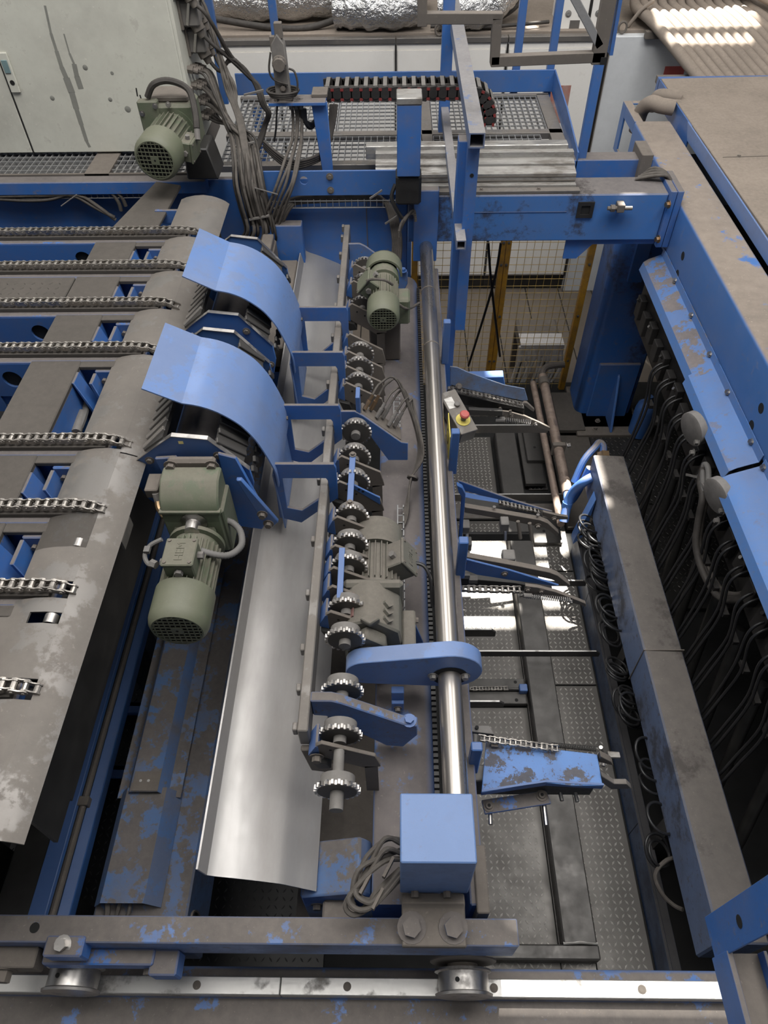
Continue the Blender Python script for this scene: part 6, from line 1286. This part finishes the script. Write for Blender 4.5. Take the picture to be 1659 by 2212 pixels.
# cables from the sensor bracket down to the right of the harness
t = thing('cable_harness', 'dark cables dropping from the sensor bracket to the blue frame', 'cables', (-0.45, 3.6, 1.6))
for k in range(5):
    G().tube([at(628 + k*6, 222, y=3.68), at(634 + k*5 + J(3), 250, y=3.68), at(630 + k*6 + J(4), 300, y=3.64), at(618 + k*7 + J(4), 345, y=3.46), at(600 + k*9 + J(4), 395, y=3.38), at(582 + k*9, 440, y=3.38), at(560 + k*10, 490, y=3.40), at(535 + k*11, 530, y=3.39), at(505 + k*11, 552, y=3.38)], 0.0075, 7, 4).obj('cable', 'cable', t, smooth=80)
for k in range(3): G().cyl(at(628 + k*11, 212, y=3.69), at(629 + k*11, 236, y=3.68), 0.010, n=10).obj('cable_gland', 'grey', t)
for k in range(3): G().tube([at(652 + k*3, 235, y=3.68), at(655 + k*3, 258 + k*4, y=3.68), at(672, 268 + k*4, y=3.70), at(685, 255 + k*3, y=3.72)], 0.010, 7, 4).obj('looped_cable', 'hose', t, smooth=80)
for k in range(4): G().tube([at(715 + k*4, 225, y=3.85), at(712 + k*3, 270, y=3.82), at(703, 320 + k*4, y=3.74), at(672, 342 + k*4, y=3.62), at(630, 348 + k*5, y=3.58), at(598, 330 + k*5, y=3.62), at(570, 305 + k*4, y=3.66)], 0.008, 7, 4).obj('swag_cable', 'cabled', t, smooth=80)
G().tube([at(602, 205, y=3.66), at(598, 240, y=3.66), at(596, 280, y=3.66), at(592, 305, y=3.66)], 0.005, 6, 3).obj('thin_cable', 'hose', t)
# cables along the wire tray over the blue panel
t = thing('cable_run', 'dusty cables arching over the wire tray left of the shaft end', 'cables', (-0.3, 3.45, 1.7))
for k in range(5):
    d = k*4
    G().tube([at(560 + d, 520 + k*3, y=3.40), at(590 + d, 475 + k*3, y=3.42), at(612 + d, 440 + k*2, y=3.44), at(650, 425 + d*.8, y=3.46), at(720, 420 + d*.9, y=3.46), at(800, 418 + d*.9, y=3.46), at(828 + d, 432 + d*.6, y=3.45), at(842 + d, 470, y=3.43), at(850 + d, 520, y=3.41), at(848 + d, 560, y=3.39)], 0.0085, 7, 4).obj('cable', 'cable', t, smooth=80)
for q in ((612, 440), (812, 420), (845, 475)): c = at(*q, y=3.40); G().bar(c + V(-.03, 0, -.02), c + V(.03, 0, .02), .007, .01, up=(0, -1, 0)).obj('cable_tie', 'grey', t)
def wiretray(x0, x1, y, z, n, label):
    t = thing('wire_tray', label, 'cable tray', (x0, y, z)); g = G()
    for dy, dz in ((0, 0), (-.05, 0.02), (-.05, .055)): g.cyl((x0, y + dy, z + dz), (x1, y + dy, z + dz), 0.0022, n=5)
    g.obj('long_wire', 'gal', t); r = G()
    for k in range(n + 1): x = x0 + (x1 - x0)*k/n; r.cyl((x, y, z), (x, y - .05, z + .02), 0.0018, n=5).cyl((x, y - .05, z + .02), (x, y - .05, z + .062), 0.0018, n=5)
    r.obj('cross_wires', 'gal', t, kind='stuff')
wiretray(-0.62, 0.0, 3.49, 1.70, 20, 'wire cable tray on the blue panel left of the shaft end')
wiretray(-2.2, -1.20, 3.49, 1.76, 34, 'wire cable tray below the grey cabinet')
t = thing('cable_run', 'grey cables sagging along the wire tray below the cabinet', 'cables', (-1.7, 3.45, 1.75))
for k, P in enumerate((((0, 418), (60, 414), (120, 408), (180, 406), (240, 410), (262, 425), (272, 445)), ((0, 430), (60, 433), (110, 430), (150, 418), (200, 408), (235, 412), (255, 435), (262, 455)), ((0, 424), (100, 422), (170, 422), (210, 445), (250, 475)), ((60, 418), (130, 420), (165, 425), (205, 448), (248, 470)))):
    G().tube([at(x, y, y=3.44) for x, y in P], 0.0095, 7, 4).obj('cable', 'cable', t, smooth=80)
G().bar(at(166, 420, y=3.40), at(132, 445, y=3.38), .006, .003).obj('loose_tie_end', 'grey', t)
t = thing('cable_run', 'cables bending over the flange into the big blue beam', 'cables', (1.35, 3.5, 1.77))
for k in range(4): G().tube([(1.20 + .02*k, 3.60 + .02*k, 1.775), (1.29, 3.58 + .015*k, 1.80 + .006*k), (1.36, 3.56 + .012*k, 1.79), (1.41, 3.55 + .01*k, 1.62 + .02*k)], 0.009, 7, 4).obj('cable', 'cable', t, smooth=80)
t = thing('cable_run', 'short cable cluster tied at the upper end of the main tube', 'cables', (0.08, 3.3, 1.5))
for k in range(5): G().tube([at(862, 500 + k*3, y=3.3), at(868, 480 + k*2, y=3.32), at(880 + k*3, 465 - k*3, y=3.34), at(898, 458 + k*5, y=3.34)], 0.007, 7, 4).obj('cable', 'cable', t, smooth=80)
# end box and covers left of the chute top
t = thing('end_cover', 'dusty sheet metal end cover between the drum and the chute top', 'cover', (-0.62, 3.1, 1.4))
G().box(-0.70, -0.60, 2.75, 3.36, 1.45, 1.60).obj('cover_body', 'dust', t, bev=0.006); G().box(-0.60, -0.50, 2.60, 3.34, 1.36, 1.50).obj('cover_step', 'dust', t, bev=0.006)
G().box(-0.66, -0.605, 3.0, 3.34, 1.60, 1.64).obj('cover_lid', 'dust', t, bev=0.004)
G().box(-0.70, -0.50, 2.6, 3.36, 0.9, 1.40).obj('cover_base', 'blue', t, bev=0.004)
G().box(-0.72, -0.47, 3.38, 3.44, 1.1, 1.66).obj('rear_flange', 'blue', t, bev=0.004)
# support feet at the near end of the tube and chute
t = thing('chute_pedestal', 'dusty blue foot casting under the near end of the chute', 'bracket', (-0.15, 0.55, 1.0))
G().prism([(-0.26, 1.28), (-0.10, 1.34), (-0.07, 1.30), (-0.07, 1.02), (-0.26, 1.02)], 'y', 0.46, 0.60).obj('foot_body', 'bluep', t, bev=0.006)
G().box(-0.20, -0.11, 0.40, 0.46, 1.18, 1.26).obj('foot_lug', 'dust', t, bev=0.006)
G().box(-0.30, -0.07, 0.42, 1.5, 0.98, 1.02).obj('foot_plate', 'dust', t)
hexbolt((-0.22, 0.46, 1.20), (0, -1, 0), 0.012, 0.012).obj('foot_bolt', 'dust', t)
t = thing('side_upright', 'pale worn upright plate behind the blue end box', 'plate', (0.22, 0.5, 1.2))
G().box(0.20, 0.232, 0.40, 0.56, 1.10, 1.41).obj('upright_body', 'dust', t, bev=0.003)

# ================================================================== UNSEEN HALL ROOF, GAPS CUT TO PLACE THE SUN PATCHES
def roof(holes, x0=-9, x1=9, y0=-9, y1=14, z=7.0):
    xs = sorted({x0, x1, *[h[0] for h in holes], *[h[1] for h in holes]}); ys = sorted({y0, y1, *[h[2] for h in holes], *[h[3] for h in holes]}); g = G()
    for i in range(len(xs) - 1):
        for j in range(len(ys) - 1):
            cx = (xs[i] + xs[i+1])/2; cy = (ys[j] + ys[j+1])/2
            if any(a < cx < b and c < cy < d for a, b, c, d in holes): continue
            g.box(xs[i], xs[i+1], ys[j], ys[j+1], z, z + 0.05)
    o = g.obj('ceiling', 'roof', smooth=0); struct(o, 'unseen sheet roof of the hall, gaps cut to place the sun patches', 'roof'); return o
k_ = 7.0 / -SUN_DIR.z
def gap(x0, x1, y0, y1, z=0.0):  # roof opening set back along the sun from its wanted patch
    s = (7.0 - z) / -SUN_DIR.z; dx, dy = SUN_DIR.x*s, SUN_DIR.y*s; return (x0 - dx, x1 - dx, y0 - dy, y1 - dy)
roof([gap(0.34, 0.66, 2.10, 2.17), gap(0.34, 0.66, 2.23, 2.52), gap(0.34, 0.66, 2.58, 2.70), gap(0.835, 1.02, 2.10, 2.17), gap(0.835, 1.02, 2.23, 2.54), gap(0.835, 1.02, 2.60, 2.71), gap(0.98, 1.09, 2.76, 2.90, .3), gap(0.26, 1.02, 0.272, 0.298, 1.1), gap(1.8, 2.5, 5.72, 6.12, 1.88), gap(1.83, 2.4, 5.52, 5.62, 1.80), gap(0.55, 0.80, 5.95, 6.05, 1.79), gap(0.95, 1.02, 5.95, 6.05, 1.79)])
